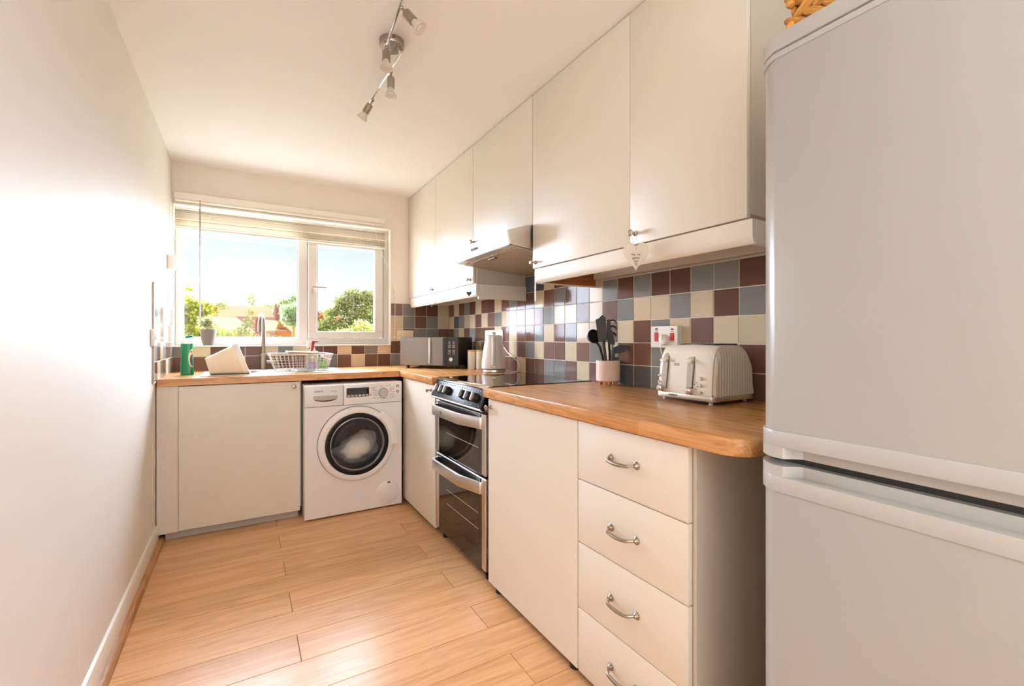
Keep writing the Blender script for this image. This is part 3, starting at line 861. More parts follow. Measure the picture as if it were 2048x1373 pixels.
def oven_door(z0, z1, hz0, hz1, gz0, gz1, emblem):
    b = MB()
    b.box(FX, FX+0.024, y1-0.043, y1-0.002, z0+0.006, z1, 0.003); b.box(FX, FX+0.024, y0+0.002, y0+0.043, z0+0.006, z1, 0.003)
    b.box(FX, FX+0.024, y0+0.043, y1-0.043, hz0-0.004, z1, 0.002)
    d_ = b.build('oven_door', M['steel'], t_)
    b = MB(); b.box(FX+0.002, FX+0.022, y0+0.043, y1-0.043, z0, hz0-0.002, 0.001)
    b.build('door_glass', M['black_gloss'], d_)
    b = MB(); b.box(FX+0.0014, FX+0.0022, y0+0.075, y1-0.075, gz0, gz1)
    b.build('inner_window', mat('smoked_window', '#2E241C', 0.04, spec=0.6), d_)
    for f in ((0.33, 0.66) if gz1 - gz0 > 0.22 else (0.55,)):
        zz = gz0 + (gz1-gz0)*f
        b = MB(); b.box(FX+0.0008, FX+0.0015, y0+0.08, y1-0.16, zz, zz+0.0022)
        b.build('oven_shelf', M['grey_plastic'], d_)
    b = MB()
    pts = [(FX+0.002, y1-0.022), (FX-0.012, y1-0.022), (FX-0.046, y1-0.055), (FX-0.052, y1-0.10), (FX-0.052, y0+0.21), (FX-0.046, y0+0.185), (FX-0.010, y0+0.045), (FX+0.002, y0+0.042),
           (FX+0.002, y0+0.060), (FX-0.004, y0+0.062), (FX-0.034, y0+0.19), (FX-0.038, y0+0.22), (FX-0.038, y1-0.105), (FX-0.034, y1-0.075), (FX-0.006, y1-0.042), (FX+0.002, y1-0.042)]
    b.prism(pts, 'z', hz0, hz1, 0.002)
    hd = b.build('handle', M['steel'], d_)
    b = MB(); b.box(FX-0.004, FX+0.001, y0+0.05, y1-0.045, hz0+0.01, z1-0.004)
    b.build('handle_recess', M['black'], d_)
    if emblem:
        b = MB(); b.lathe([(0.007, 0), (0.009, 0), (0.009, 0.001), (0.007, 0.001)], (FX-0.052, -1.55, (hz0+hz1)/2), (-1, 0, 0), 20, cap=False)
        b.box(FX-0.0526, FX-0.0518, -1.556, -1.544, (hz0+hz1)/2-0.003, (hz0+hz1)/2+0.003)
        b.build('emblem', M['dark_steel'], hd)
oven_door(0.498, 0.796, 0.722, 0.778, 0.535, 0.70, True)
oven_door(0.052, 0.490, 0.412, 0.470, 0.155, 0.39, False)
for yy in (y1-0.05, y0+0.05):
    for xx in (FX+0.05, 1.96):
        b = MB(); b.cyl((xx, yy, 0), (xx, yy, 0.05), 0.016); b.cyl((xx, yy, 0), (xx, yy, 0.02), 0.022)
        b.build('foot', M['black'], t_)

# fridge freezer
t_ = thing('fridge_freezer', (1.72, -3.6, 0), 'tall white fridge freezer with a moulded grip between its two doors', 'fridge')
fx, ya, yb = 1.362, -3.289, -3.886
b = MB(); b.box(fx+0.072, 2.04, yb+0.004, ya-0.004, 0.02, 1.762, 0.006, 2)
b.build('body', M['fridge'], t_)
def fr_prof(x, ya, yb, xb, r=0.03, notch=None):
    edge = [(0.060, 0.0), (0.040, 0.004), (0.024, 0.013), (0.011, 0.027), (0.0, 0.047)]
    p = [(xb, ya)] + [(x + a, ya - c) for a, c in edge if x + a < xb]
    if notch:
        n0, n1, dep = notch
        p += [(x, n0), (x+0.004, n0-0.004), (x+dep*0.5, n0-0.010), (x+dep, n0-0.024), (x+dep, n1+0.02), (x, n1)]
    p += [(x + a, yb + c) for a, c in edge[::-1] if x + a < xb] + [(xb, yb)]
    return p
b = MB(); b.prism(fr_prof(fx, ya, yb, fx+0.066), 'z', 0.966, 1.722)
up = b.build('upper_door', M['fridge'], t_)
b = MB(); b.prism(fr_prof(fx-0.003, ya+0.004, yb-0.004, fx+0.066), 'z', 0.934, 0.966, 0.0015); b.prism(fr_prof(fx-0.003, ya+0.004, yb-0.004, fx+0.066, notch=(ya-0.062, yb+0.062, 0.03)), 'z', 0.911, 0.9345)
b.build('grip_trim', M['fridge_trim'], up)
b = MB(); b.prism(fr_prof(fx-0.002, ya+0.003, yb-0.003, fx+0.066), 'z', 1.722, 1.734, 0.001)
b.build('top_trim', M['fridge_trim'], up)
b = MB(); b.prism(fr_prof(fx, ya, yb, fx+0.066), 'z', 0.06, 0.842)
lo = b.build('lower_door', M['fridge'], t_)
b = MB(); b.prism(fr_prof(fx-0.003, ya+0.004, yb-0.004, fx+0.066), 'z', 0.842, 0.874, 0.0015); b.prism(fr_prof(fx-0.003, ya+0.004, yb-0.004, fx+0.066, notch=(ya-0.062, yb+0.062, 0.03)), 'z', 0.8735, 0.896)
b.build('grip_trim', M['fridge_trim'], lo)
b = MB(); b.prism(fr_prof(fx-0.002, ya+0.003, yb-0.003, fx+0.4), 'z', 1.738, 1.772, 0.003)
b.build('top_cap', M['fridge_trim'], t_)
b = MB(); b.box(fx+0.045, fx+0.074, yb+0.01, ya-0.012, 0.07, 1.74)
b.build('door_seal', M['dark_gap'], t_)
b = MB(); b.box(fx+0.03, fx+0.074, yb+0.02, ya-0.02, 0.0, 0.055)
b.build('plinth', M['fridge_trim'], t_)

# microwave (turned into the corner)
mx0 = Vector((1.487, -0.386, 0)); mx1 = Vector((1.823, -0.735, 0))
wd = (mx1-mx0).length; ang = math.atan2(mx1.y-mx0.y, mx1.x-mx0.x)
t_ = thing('microwave', (mx0.x, mx0.y, WT), 'black microwave with a mirrored grey door angled into the corner', 'microwave', rotz=ang)
b = MB(); b.box(0.002, wd-0.002, 0.02, 0.30, 0.024, 0.242, 0.004)
b.build('body', M['black'], t_, local=True)
b = MB(); b.box(0, wd*0.80, -0.006, 0.022, 0.024, 0.240, 0.003)
d_ = b.build('door', M['micro_door'], t_, local=True)
b = MB(); b.box(wd*0.745, wd*0.80, -0.0075, -0.005, 0.028, 0.238)
b.build('black_strip', M['black_gloss'], d_, local=True)
b = MB(); b.box(wd*0.515, wd*0.545, -0.030, -0.020, 0.036, 0.236, 0.003); b.box(wd*0.52, wd*0.54, -0.022, -0.004, 0.05, 0.062); b.box(wd*0.52, wd*0.54, -0.022, -0.004, 0.21, 0.222)
b.build('handle', M['chrome'], d_, local=True)
text('lettering', 'SWAN', 0.013, (wd*0.19, -0.0068, 0.222), ROT_Y, M['white_ink'], d_, local=True)
b = MB(); b.box(wd*0.802, wd, -0.006, 0.022, 0.024, 0.240, 0.003)
c_ = b.build('control_panel', M['char'], t_, local=True)
b = MB()
for (z_, w_) in [(0.205, .012), (0.197, .02), (0.189, .012), (0.178, .022), (0.169, .018), (0.163, .02), (0.142, .018), (0.134, .02), (0.125, .018), (0.114, .02)]:
    for xc in (0.855, 0.925):
        b.box(wd*xc-w_/2, wd*xc+w_/2, -0.0068, -0.0055, z_-0.0012, z_+0.0012)
b.build('button_print', M['white_ink'], c_, local=True)
b = MB(); b.lathe([(0.016, 0), (0.016, 0.014), (0.013, 0.017), (0, 0.017)], (wd*0.892, -0.006, 0.072), (0, -1, 0), 24)
b.build('dial', M['chrome'], c_, local=True)
for xx in (0.04, wd-0.04):
    for yy in (0.05, 0.27):
        b = MB(); b.cyl((xx, yy, 0), (xx, yy, 0.025), 0.012)
        b.build('foot', M['black'], t_, local=True)

# kettle
kx, ky = 1.915, -1.118
t_ = thing('kettle', (kx, ky, WT), 'greige jug kettle with a tapered body in front of the white socket', 'kettle')
b = MB(); b.lathe([(0.075, 0), (0.079, 0.004), (0.078, 0.018), (0.070, 0.022)], (kx, ky, WT), (0, 0, 1), 32)
b.build('power_base', M['steel'], t_)
b = MB(); b.lathe([(0.070, 0.022), (0.083, 0.026), (0.0838, 0.034), (0.081, 0.075), (0.075, 0.125), (0.067, 0.18), (0.060, 0.222), (0.056, 0.242)], (kx, ky, WT), (0, 0, 1), 40)
b.build('body', M['kettle'], t_)
b = MB(); b.lathe([(0.056, 0.242), (0.054, 0.249), (0.04, 0.254), (0.014, 0.256), (0.012, 0.264), (0.016, 0.270), (0.008, 0.274), (0, 0.275)], (kx, ky, WT), (0, 0, 1), 32)
b.build('lid', M['kettle'], t_)
hd = Vector((-0.48, -0.877, 0))
b = MB()
pth = [Vector((kx, ky, WT+z)) + hd*d for d, z in ((0.054, 0.236), (0.075, 0.240), (0.094, 0.232), (0.104, 0.200), (0.108, 0.14), (0.108, 0.09), (0.100, 0.058), (0.078, 0.052))]
b.tube(pth, [0.009, 0.011, 0.0125, 0.013, 0.013, 0.0125, 0.011, 0.009], 10)
b.build('handle', M['kettle'], t_)
b = MB()
Mx = Matrix.Translation(Vector((kx, ky, WT+0.043)) + hd*0.0825) @ Matrix.Rotation(math.atan2(hd.y, hd.x)+R(90), 4, 'Z')
b.box(-0.014, 0.014, -0.003, 0.003, -0.008, 0.008, 0.002, Mx=Mx)
b.build('water_badge', M['pewter'], t_)
sp = -hd
b = MB(); b.loft([[Vector((kx, ky, WT+z)) + sp*d + Vector((-sp.y, sp.x, 0))*w for w, d in ((-0.018*f, 0.048), (-0.006*f, 0.048+0.028*f), (0.006*f, 0.048+0.028*f), (0.018*f, 0.048))] for z, f in ((0.19, 0.5), (0.225, 1.0), (0.243, 1.25))])
b.build('spout', M['kettle'], t_)
b = MB(); b.tube([(1.985, -1.155, WT+0.008), (2.005, -1.20, WT+0.006), (2.03, -1.235, WT+0.006), (2.043, -1.25, WT+0.035), (2.042, -1.225, WT+0.075), (2.042, -1.17, WT+0.10), (2.042, -1.09, WT+0.13), (2.044, -1.0, WT+0.19)], 0.0032, 6)
b.build('power_cord', M['wire_white'], t_)

# canisters
def canister(loc, label):
    t_ = thing('canister', loc, label, 'canister', 'canisters beside the kettle')
    b = MB(); b.lathe([(0.0, 0), (0.029, 0), (0.031, 0.003), (0.031, 0.132)], loc, (0, 0, 1), 28)
    b.build('jar', M['canister'], t_)
    b = MB(); b.lathe([(0.031, 0.132), (0.0315, 0.133), (0.0315, 0.142), (0.030, 0.144), (0, 0.144)], loc, (0, 0, 1), 28)
    b.build('lid', M['lid_wood'], t_)
    return t_
c0 = canister((1.915, -0.772, WT), 'white canister with a wooden lid beside the microwave')
dup(c0, (1.962, -0.822, WT), 'white canister with a wooden lid half hidden behind the kettle')

# toaster
TX, ty0, ty1 = 1.800, -2.886, -2.640
t_ = thing('toaster', (1.92, -2.76, WT), 'cream four-slot toaster with ribbed ends beside the fridge', 'toaster')
def dome(f0, xb, z0, z1, inset=0.0):   # outline in x,z seen from the end
    zh = z1 - z0
    pts = [(f0+inset, z0)]
    pts += [(f0 + 0.004 + inset, z0 + zh*0.35), (f0 + 0.010 + inset, z0 + zh*0.65)]
    pts += [(f0 + 0.052 + inset - (0.040)*math.cos(R(a)), z1 - inset - 0.062 + 0.062*math.sin(R(a))) for a in (15, 35, 55, 75, 90)]
    pts += [(xb - 0.075 + 0.066*math.sin(R(a)) - inset, z1 - inset - 0.085 + 0.085*math.cos(R(a))) for a in (0, 20, 40, 60, 80)]
    pts += [(xb - inset, z0)]
    return pts
tz0, tz1 = WT+0.030, WT+0.206
ym = (ty0+ty1)/2
rings = []
for yy, ins in ((ty0+0.012, 0.004), (ty0+0.02, 0.001), (ty0+0.05, 0.0), (ym, -0.003), (ty1-0.05, 0.0), (ty1-0.02, 0.001), (ty1-0.012, 0.004)):
    rings.append([(p[0], yy, p[1]) for p in dome(TX, 2.035, tz0, tz1, ins)])
b = MB(); b.loft(rings)
sh = b.build('shell', M['toaster'], t_, ang=50)
def flute(yin, sgn):
    bb = MB()
    nx, nz_ = 60, 8
    outl = dome(TX+0.004, 2.033, tz0, tz1, 0.003)
    def top(x):
        best = tz0
        for a, c in zip(outl, outl[1:]):
            lo_, hi = min(a[0], c[0]), max(a[0], c[0])
            if lo_ - 1e-9 <= x <= hi + 1e-9 and hi - lo_ > 1e-9:
                best = max(best, a[1] + (c[1]-a[1])*(x-a[0])/(c[0]-a[0]))
        return best
    tb = bmesh.new(); grid = []
    xa, xb_ = TX+0.0075, 2.0295
    for i in range(nx+1):
        x = xa + (xb_-xa)*i/nx; zt = top(x); col = []
        for j in range(nz_+1):
            v = j/nz_; z = tz0 + (zt-tz0)*v
            edge = min(1, (zt - z)/0.03) ** 0.5 if zt > z else 0
            fl_ = 0.0016*math.cos(2*math.pi*i/4)
            col.append(tb.verts.new((x, yin + sgn*(0.001 + (0.011 + fl_)*edge), z)))
        grid.append(col)
    for i in range(nx):
        for j in range(nz_): tb.faces.new((grid[i][j], grid[i+1][j], grid[i+1][j+1], grid[i][j+1]))
    bmesh.ops.recalc_face_normals(tb, faces=tb.faces[:])
    bb._merge(tb)
    return bb
flute(ty0+0.012, -1).build('ribbed_end', M['flute'], t_, ang=60)
flute(ty1-0.012, 1).build('ribbed_end', M['flute'], t_, ang=60)
b = MB(); b.prism(rrect(TX-0.006, 2.037, ty0+0.001, ty1-0.001, 0.02, 4), 'z', WT+0.012, WT+0.031, 0.002)
bs = b.build('chrome_base', M['steel'], t_)
text('lettering', 'DARBAY', 0.0105, (TX-0.0064, -2.722, WT+0.0225), ROT_X, M['ink'], bs)
for yy in (ty0+0.025, ty1-0.025):
    for xx in (TX+0.018, 2.01):
        b = MB(); b.cyl((xx, yy, WT), (xx, yy, WT+0.013), 0.007)
        b.build('foot', M['white_plastic'], t_)
for yc, kc in ((-2.676, -2.664), (-2.788, -2.792)):
    b = MB()
    b.loft([[(x_, yc + w_, z_) for x_, w_ in ((xx+0.004, -0.016*f), (xx-0.0012, -0.0125*f), (xx-0.0012, 0.0125*f), (xx+0.004, 0.016*f))] for z_, xx, f in ((tz0+0.012, TX-0.0025, 0.8), (tz0+0.06, TX+0.001, 0.95), (tz0+0.10, TX+0.006, 1.0), (tz0+0.13, TX+0.011, 0.9), (tz0+0.145, TX+0.019, 0.55))])
    ch_ = b.build('lever_channel', M['taupe'], t_)
    b = MB(); b.tube([(TX-0.003, yc-0.013, tz0+0.012), (TX+0.0, yc-0.0155, tz0+0.06), (TX+0.006, yc-0.0162, tz0+0.10), (TX+0.013, yc-0.013, tz0+0.135)], 0.0013, 6)  # dark line stands in for the shade along the channel's edge
    b.build('channel_shade_line', M['ink'], ch_)
    b = MB(); b.prism([(TX-0.008, tz0+0.122), (TX+0.014, tz0+0.131), (TX+0.014, tz0+0.121), (TX-0.008, tz0+0.113)], 'y', yc-0.013, yc+0.013, 0.002)
    b.build('lever', M['toaster'], t_)
    b = MB(); b.lathe([(0.0135, 0), (0.0135, 0.006), (0.012, 0.018), (0.009, 0.021), (0, 0.022)], (TX+0.0015, kc, tz0+0.014), (-1, 0, 0), 24)
    b.build('browning_dial', M['chrome'], t_)
for yb_, n_ in ((-2.834, 3), (-2.652, 3)):
    for k in range(n_):
        b = MB(); b.lathe([(0.0055, 0), (0.0055, 0.004), (0.004, 0.006), (0, 0.0062)], (TX+0.001 + 0.001*k, yb_, tz0+0.012+0.024*k), (-1, 0, 0), 16)
        b.build('button', M['chrome'], t_)
b = MB()
for (dy, dz) in ((0.0, 0.03), (0.006, 0.02), (0.012, 0.036), (0.004, 0.043), (0.018, 0.024), (0.016, 0.012)):
    b.box(TX-0.0005, TX+0.004, -2.822+dy, -2.818+dy, tz0+dz, tz0+dz+0.003)
b.build('dial_marks', M['grey_ink'], t_)
b = MB(); b.box(TX+0.006, TX+0.0085, -2.740, -2.716, tz0+0.10, tz0+0.11, 0.0008)
b.build('badge', M['taupe'], t_)
for yy in (-2.700, -2.742, -2.788, -2.830):
    b = MB(); b.box(TX+0.075, 2.0, yy-0.009, yy+0.009, tz1-0.004, tz1+0.0045)
    b.build('bread_slot', M['black'], t_)

# utensil pot and utensils
px, py = 1.990, -2.166
t_ = thing('utensil_pot', (px, py, WT), 'blush ceramic utensil pot on short wooden feet', 'pot')
b = MB(); b.lathe([(0.0, 0.018), (0.052, 0.018), (0.058, 0.024), (0.058, 0.120), (0.0565, 0.122), (0.053, 0.120), (0.053, 0.030), (0, 0.028)], (px, py, WT), (0, 0, 1), 36)
b.build('pot', M['pot_pink'], t_)
for k in range(4):
    a = R(30+90*k); xx, yy = px+0.036*math.cos(a), py+0.036*math.sin(a)
    b = MB(); b.cyl((xx, yy, WT), (xx, yy, WT+0.019), 0.009, 0.011, 12)
    b.build('foot', M['pot_foot'], t_)
# picture-plane frame for the utensils: right (r) and towards the viewer (f)
r_v = Vector((0.734, -0.679, 0)); f_v = Vector((-0.679, -0.734, 0))
def up_(u, z, f=0.0): return Vector((px, py, WT)) + r_v*u + f_v*f + Vector((0, 0, z))
def flat(bb, outline, f, th, bulge=0.0):
    A = [up_(u, z, f) for u, z in outline]; B = [p + f_v*th for p in A]
    bb.loft([A, B])
def utensil(name, label):
    return thing(name, (px, py, WT+0.03), label, 'utensil', 'utensils in the blush pot')
t_ = utensil('spatula', 'charcoal slotted-turner spatula standing tallest in the blush pot')
b = MB(); b.tube([up_(-0.005, 0.032, 0.02), up_(-0.012, 0.13, 0.028), up_(-0.020, 0.20, 0.030), up_(-0.020, 0.225, 0.030)], [0.006, 0.007, 0.0075, 0.007], 8); b.build('handle', M['char'], t_)
b = MB(); flat(b, [(-0.046, 0.212), (-0.014, 0.208), (-0.008, 0.215), (-0.010, 0.325), (-0.016, 0.338), (-0.026, 0.345), (-0.034, 0.341), (-0.042, 0.330), (-0.060, 0.322)], 0.028, 0.004); b.build('blade', M['char'], t_)
t_ = utensil('ladle', 'black round ladle leaning left in the blush pot')
b = MB(); b.tube([up_(-0.010, 0.032, 0.0), up_(-0.026, 0.14, 0.01), up_(-0.040, 0.19, 0.014), up_(-0.055, 0.21, 0.014)], 0.006, 8); b.build('handle', M['black_nylon'], t_)
b = MB(); b.lathe([(0.0, -0.022), (0.018, -0.019), (0.030, -0.009), (0.035, 0.004), (0.036, 0.012), (0.0335, 0.012), (0.028, -0.004), (0.0, -0.017)], up_(-0.072, 0.238, 0.008), f_v*0.5 + r_v*0.35 + Vector((0, 0, 0.2)), 24); b.build('bowl', M['black_nylon'], t_)
t_ = utensil('pasta_server', 'black pasta server with curved teeth at its head')
b = MB(); b.tube([up_(0.008, 0.032, -0.01), up_(0.008, 0.16, 0.0), up_(0.002, 0.24, 0.004)], 0.006, 8); b.build('handle', M['black_nylon'], t_)
b = MB(); flat(b, [(-0.010, 0.225), (0.012, 0.225), (0.014, 0.30), (0.008, 0.325), (-0.006, 0.322)], 0.0, 0.006)
for z_ in (0.255, 0.288, 0.318): b.tube([up_(0.010, z_, 0.003), up_(0.024, z_+0.003, 0.006), up_(0.036, z_-0.004, 0.012), up_(0.038, z_-0.014, 0.02)], [0.005, 0.005, 0.0045, 0.003], 8)
b.build('head', M['black_nylon'], t_)
t_ = utensil('fish_slice', 'black narrow slice with steel-coloured edges behind the spatula')
b = MB(); b.tube([up_(0.012, 0.032, 0.015), up_(0.018, 0.13, 0.018), up_(0.022, 0.20, 0.018)], 0.0055, 8); b.build('handle', M['dark_steel'], t_)
b = MB(); flat(b, [(0.004, 0.20), (0.034, 0.20), (0.026, 0.25), (0.008, 0.295), (-0.006, 0.29)], 0.014, 0.004); b.build('blade', M['black_nylon'], t_)
t_ = utensil('serving_spoon', 'black serving spoon tipped to the right of the pot')
b = MB(); b.tube([up_(0.016, 0.032, 0.0), up_(0.026, 0.14, 0.0), up_(0.030, 0.17, 0.0)], 0.0055, 8); b.build('handle', M['dark_steel'], t_)
b = MB(); q = []
for i in range(20):
    a = 2*math.pi*i/20; u = 0.046*math.cos(a); v = 0.019*math.sin(a)*(1 if u < 0.02 else 0.75)
    q.append((0.058 + u*0.965 - v*0.26, 0.178 + u*0.26 + v*0.965))
flat(b, q, 0.0, 0.010); b.build('bowl', M['black_nylon'], t_)
t_ = utensil('masher', 'black flat masher foot with thin wires low in the pot')
b = MB(); flat(b, [(0.010, 0.121), (0.052, 0.121), (0.052, 0.138), (0.010, 0.138)], -0.012, 0.02); b.build('foot', M['black_nylon'], t_)
b = MB()
for u in (0.026, 0.034, 0.042): b.tube([up_(u, 0.04, 0.0), up_(u, 0.165, -0.004)], 0.0018, 6)
b.build('wires', M['dark_steel'], t_)

# sockets and switches
def socket(loc, label, facing, w=0.146, h=0.086, plugs=()):
    t_ = thing('wall_socket', loc, label, 'socket', None)
    return t_
t_ = thing('wall_socket', (RW, -0.865, 1.165), 'white double wall socket on the tiles behind the kettle', 'socket')
b = MB(); b.box(RW-0.010, RW, -1.005, -0.728, 1.122, 1.216, 0.003)
fp = b.build('face_plate', M['white_plastic'], t_)
for yy in (-0.79, -0.94):
    b = MB(); b.box(RW-0.013, RW-0.009, yy-0.008, yy+0.008, 1.182, 1.204, 0.001); b.build('rocker', M['white_plastic'], fp)
    b = MB()
    for dy, dz in ((0, 0.012), (-0.011, -0.004), (0.011, -0.004)): b.box(RW-0.0106, RW-0.0095, yy-0.0025+dy, yy+0.0025+dy, 1.155+dz-0.004, 1.155+dz+0.004)
    b.build('pin_holes', M['ink'], fp)
b = MB(); b.box(RW-0.042, RW-0.010, -0.985, -0.935, 1.125, 1.178, 0.006, 2)
tag(b.build('mains_plug', M['white_plastic']), 'white mains plug in the socket behind the kettle', 'plug')
t_ = thing('wall_socket', (1.645, 0, 1.18), 'cream double wall socket behind the microwave beside the window', 'socket')
b = MB(); b.box(1.575, 1.721, -0.010, 0.0, 1.138, 1.224, 0.003)
fp = b.build('face_plate', M['cream_plastic'], t_)
for xx in (1.612, 1.684):
    b = MB(); b.box(xx-0.008, xx+0.008, -0.013, -0.009, 1.19, 1.212, 0.001); b.build('rocker', M['cream_plastic'], fp)
t_ = thing('cooker_switch', (RW, -2.48, 1.16), 'white cooker switch plate with two red rockers above the toaster', 'switch')
b = MB(); b.box(RW-0.032, RW, -2.552, -2.404, 1.112, 1.208, 0.002)
fp = b.build('face_plate', M['white_plastic'], t_)
for yy, z0, z1 in ((-2.438, 1.140, 1.180), (-2.524, 1.144, 1.177)):
    b = MB(); b.box(RW-0.036, RW-0.031, yy-0.010, yy+0.010, z0, z1, 0.002); b.build('rocker', M['red'], fp)
    b = MB(); b.box(RW-0.034, RW-0.031, yy-0.007, yy+0.007, z1+0.012, z1+0.019, 0.001); b.build('neon', M['dark_red'], fp)
    b = MB(); b.box(RW-0.0328, RW-0.0315, yy-0.006, yy+0.006, z1+0.004, z1+0.008); b.build('marking', M['grey_ink'], fp)
t_ = thing('mains_plug', (RW-0.05, -2.486, 1.145), 'white round-backed plug in the red cooker switch, with its cable', 'plug')
b = MB(); b.lathe([(0.024, 0), (0.024, 0.008), (0.020, 0.018), (0.013, 0.022), (0, 0.0225)], (RW-0.0325, -2.486, 1.146), (-1, 0, 0), 24); b.box(RW-0.058, RW-0.05, -2.491, -2.481, 1.150, 1.172, 0.002)
b.build('plug_body', M['white_plastic'], t_)
b = MB(); b.tube([(RW-0.05, -2.483, 1.125), (RW-0.05, -2.478, 1.105), (RW-0.045, -2.49, 1.06), (RW-0.02, -2.56, 0.99), (RW-0.012, -2.62, 0.95)], 0.003, 6)
b.build('cable', M['wire_white'], t_)
b = MB(); b.box(0.0, 0.047, -0.222, -0.155, 1.602, 1.700, 0.003)
tag(b.build('thermostat', M['white_plastic']), 'small white thermostat box high on the left wall by the window', 'thermostat')
t_ = thing('light_switch', (0.01, -0.79, 1.158), 'white switch plate at the edge of the left wall tiles', 'switch')
b = MB(); b.box(0.0, 0.019, -0.842, -0.756, 1.112, 1.204, 0.003); b.build('face_plate', M['white_plastic'], t_)
b = MB(); b.box(0.019, 0.023, -0.81, -0.79, 1.145, 1.171, 0.001); b.build('rocker', M['white_plastic'], t_)

# ================================================================== BLIND
t_ = thing('venetian_blind', (0.74, -0.02, 2.14), 'cream venetian blind drawn up above the kitchen window', 'blind')
b = MB(); b.box(0.020, 1.464, -0.034, 0.006, 2.104, 2.150, 0.003)
b.build('headrail', M['blind_rail'], t_)
b = MB(); b.box(0.018, 1.466, -0.048, -0.042, 2.117, 2.158, 0.002); b.box(0.018, 0.022, -0.048, 0.006, 2.117, 2.158, 0.001); b.box(1.462, 1.466, -0.048, 0.006, 2.117, 2.158, 0.001)
b.build('valance', M['blind_rail'], t_)
sl = MB()
sl.prism([(-0.0125, 0.0), (0, 0.0026), (0.0125, 0.0), (0.0125, 0.0008), (0, 0.0034), (-0.0125, 0.0008)], 'x', -0.7225, 0.7225)
sme = sl.mesh('slat', M['blind'])
for k in range(22):
    o = bpy.data.objects.new('slat', sme); COL.objects.link(o); o.parent = t_
    o.location = (0.003 + rnd.uniform(-0.001, 0.001), -0.005 + rnd.uniform(-0.0015, 0.0015), -0.212 + 0.0053*k)
    o.rotation_euler = (R(rnd.uniform(-7, 7)), 0, 0)
b = MB(); b.box(0.020, 1.466, -0.037, -0.012, 1.908, 1.922, 0.003)
b.build('bottom_rail', M['blind_rail'], t_)
for xx in (0.235, 0.76, 1.26):
    b = MB(); b.tube([(xx, -0.039, 2.12), (xx, -0.039, 1.91)], 0.0011, 5); b.tube([(xx, -0.011, 2.12), (xx, -0.011, 1.91)], 0.0011, 5); b.ball((xx, -0.025, 1.905), 0.004, n=8)
    b.build('ladder_cord', M['blind_rail'], t_)
b = MB(); b.tube([(0.166, -0.044, 2.12), (0.166, -0.048, 2.10), (0.166, -0.050, 2.05), (0.166, -0.050, 1.31), (0.166, -0.050, 1.295)], [0.003, 0.003, 0.005, 0.005, 0.004], 8)
b.build('tilt_wand', M['wand'], t_)
b = MB(); b.tube([(1.36, -0.042, 2.12), (1.39, -0.044, 2.0), (1.44, -0.040, 1.85), (1.50, -0.03, 1.72), (1.545, -0.012, 1.59), (1.556, -0.014, 1.555), (1.553, -0.016, 1.40), (1.552, -0.016, 1.18)], 0.0016, 6)
b.build('pull_cord', M['wire_white'], t_)
b = MB(); b.lathe([(0.002, 0), (0.006, 0.004), (0.007, 0.014), (0.003, 0.026), (0.001, 0.028)], (1.552, -0.016, 1.152), (0, 0, 1), 12)
b.build('cord_tassel', M['white_plastic'], t_)
b = MB(); b.box(1.552, 1.562, -0.004, 0.008, 1.54, 1.585, 0.002); b.box(1.554, 1.560, -0.016, -0.004, 1.555, 1.57, 0.001)
b.build('cord_cleat', M['white_plastic'], t_)

# ================================================================== CEILING SPOTLIGHT
t_ = thing('spotlight_bar', (0.895, -1.90, H), 'chrome ceiling light with four spot heads on two bars', 'ceiling light')
bc = Vector((0.954, -2.006, H))
b = MB(); b.lathe([(0, 0), (0.050, 0), (0.050, -0.022), (0.047, -0.027), (0, -0.028)], bc, (0, 0, 1), 36)
base = b.build('ceiling_rose', M['pewter'], t_)
for k in range(4):
    b = MB(); b.box(-0.0015, 0.0015, -0.0508, -0.048, -0.017, -0.006, Mx=Matrix.Translation(bc) @ Matrix.Rotation(R(-20+6*k), 4, 'Z'))
    b.build('vent_slot', M['ink'], base)
rod1 = (Vector((0.917, -2.058, H-0.062)), Vector((0.893, -2.375, H-0.062)))
rod2 = (Vector((0.980, -2.050, H-0.062)), Vector((0.965, -1.585, H-0.062)))
for (pa, pb), att in ((rod1, Vector((bc.x-0.032, bc.y-0.018, H-0.027))), (rod2, Vector((bc.x+0.026, bc.y-0.012, H-0.027)))):
    b = MB(); b.tube([pa, pb], 0.0055, 10); b.tube([att, att.lerp(pa, 0.5) + Vector((0, 0, -0.006)), pa + (pb-pa)*0.05], 0.006, 8)
    b.build('bar', M['chrome'], t_)
def head(top, d, k=0.80):
    d = Vector(d).normalized(); top = Vector(top)
    b = MB(); b.lathe([(r_*0.95, h_*k) for r_, h_ in ((0.0, 0.0), (0.013, 0.0), (0.017, 0.004), (0.017, 0.058), (0.0, 0.058))], top + d*0.022, d, 20)
    b.tube([top, top + d*0.024], 0.005, 8); b.ball(top, 0.008, n=10)
    hd_ = b.build('spot_head', M['pewter'], t_)
    b = MB(); b.lathe([(r_, h_*k) for r_, h_ in ((0.013, 0.058), (0.0145, 0.066), (0.0165, 0.074), (0.0225, 0.090), (0.0252, 0.095), (0.0252, 0.100), (0.0215, 0.1015))], top + d*0.022, d, 24, cap=False)
    b.lathe([(r_, h_*k) for r_, h_ in ((0.0, 0.0975), (0.0216, 0.098), (0.0216, 0.1015), (0.0125, 0.0995), (0.011, 0.102), (0.0, 0.103))], top + d*0.022, d, 24, cap=False)
    b.build('bulb', M['bulb'], hd_)
head((0.903, -2.306, H-0.070), (0.50, -0.36, -0.72))
head((0.917, -2.062, H-0.070), (-0.09, -0.28, -0.95))
head((0.979, -1.910, H-0.070), (0.0, 0.06, -1.0))
head((0.968, -1.634, H-0.070), (-0.38, 0.56, -0.72))

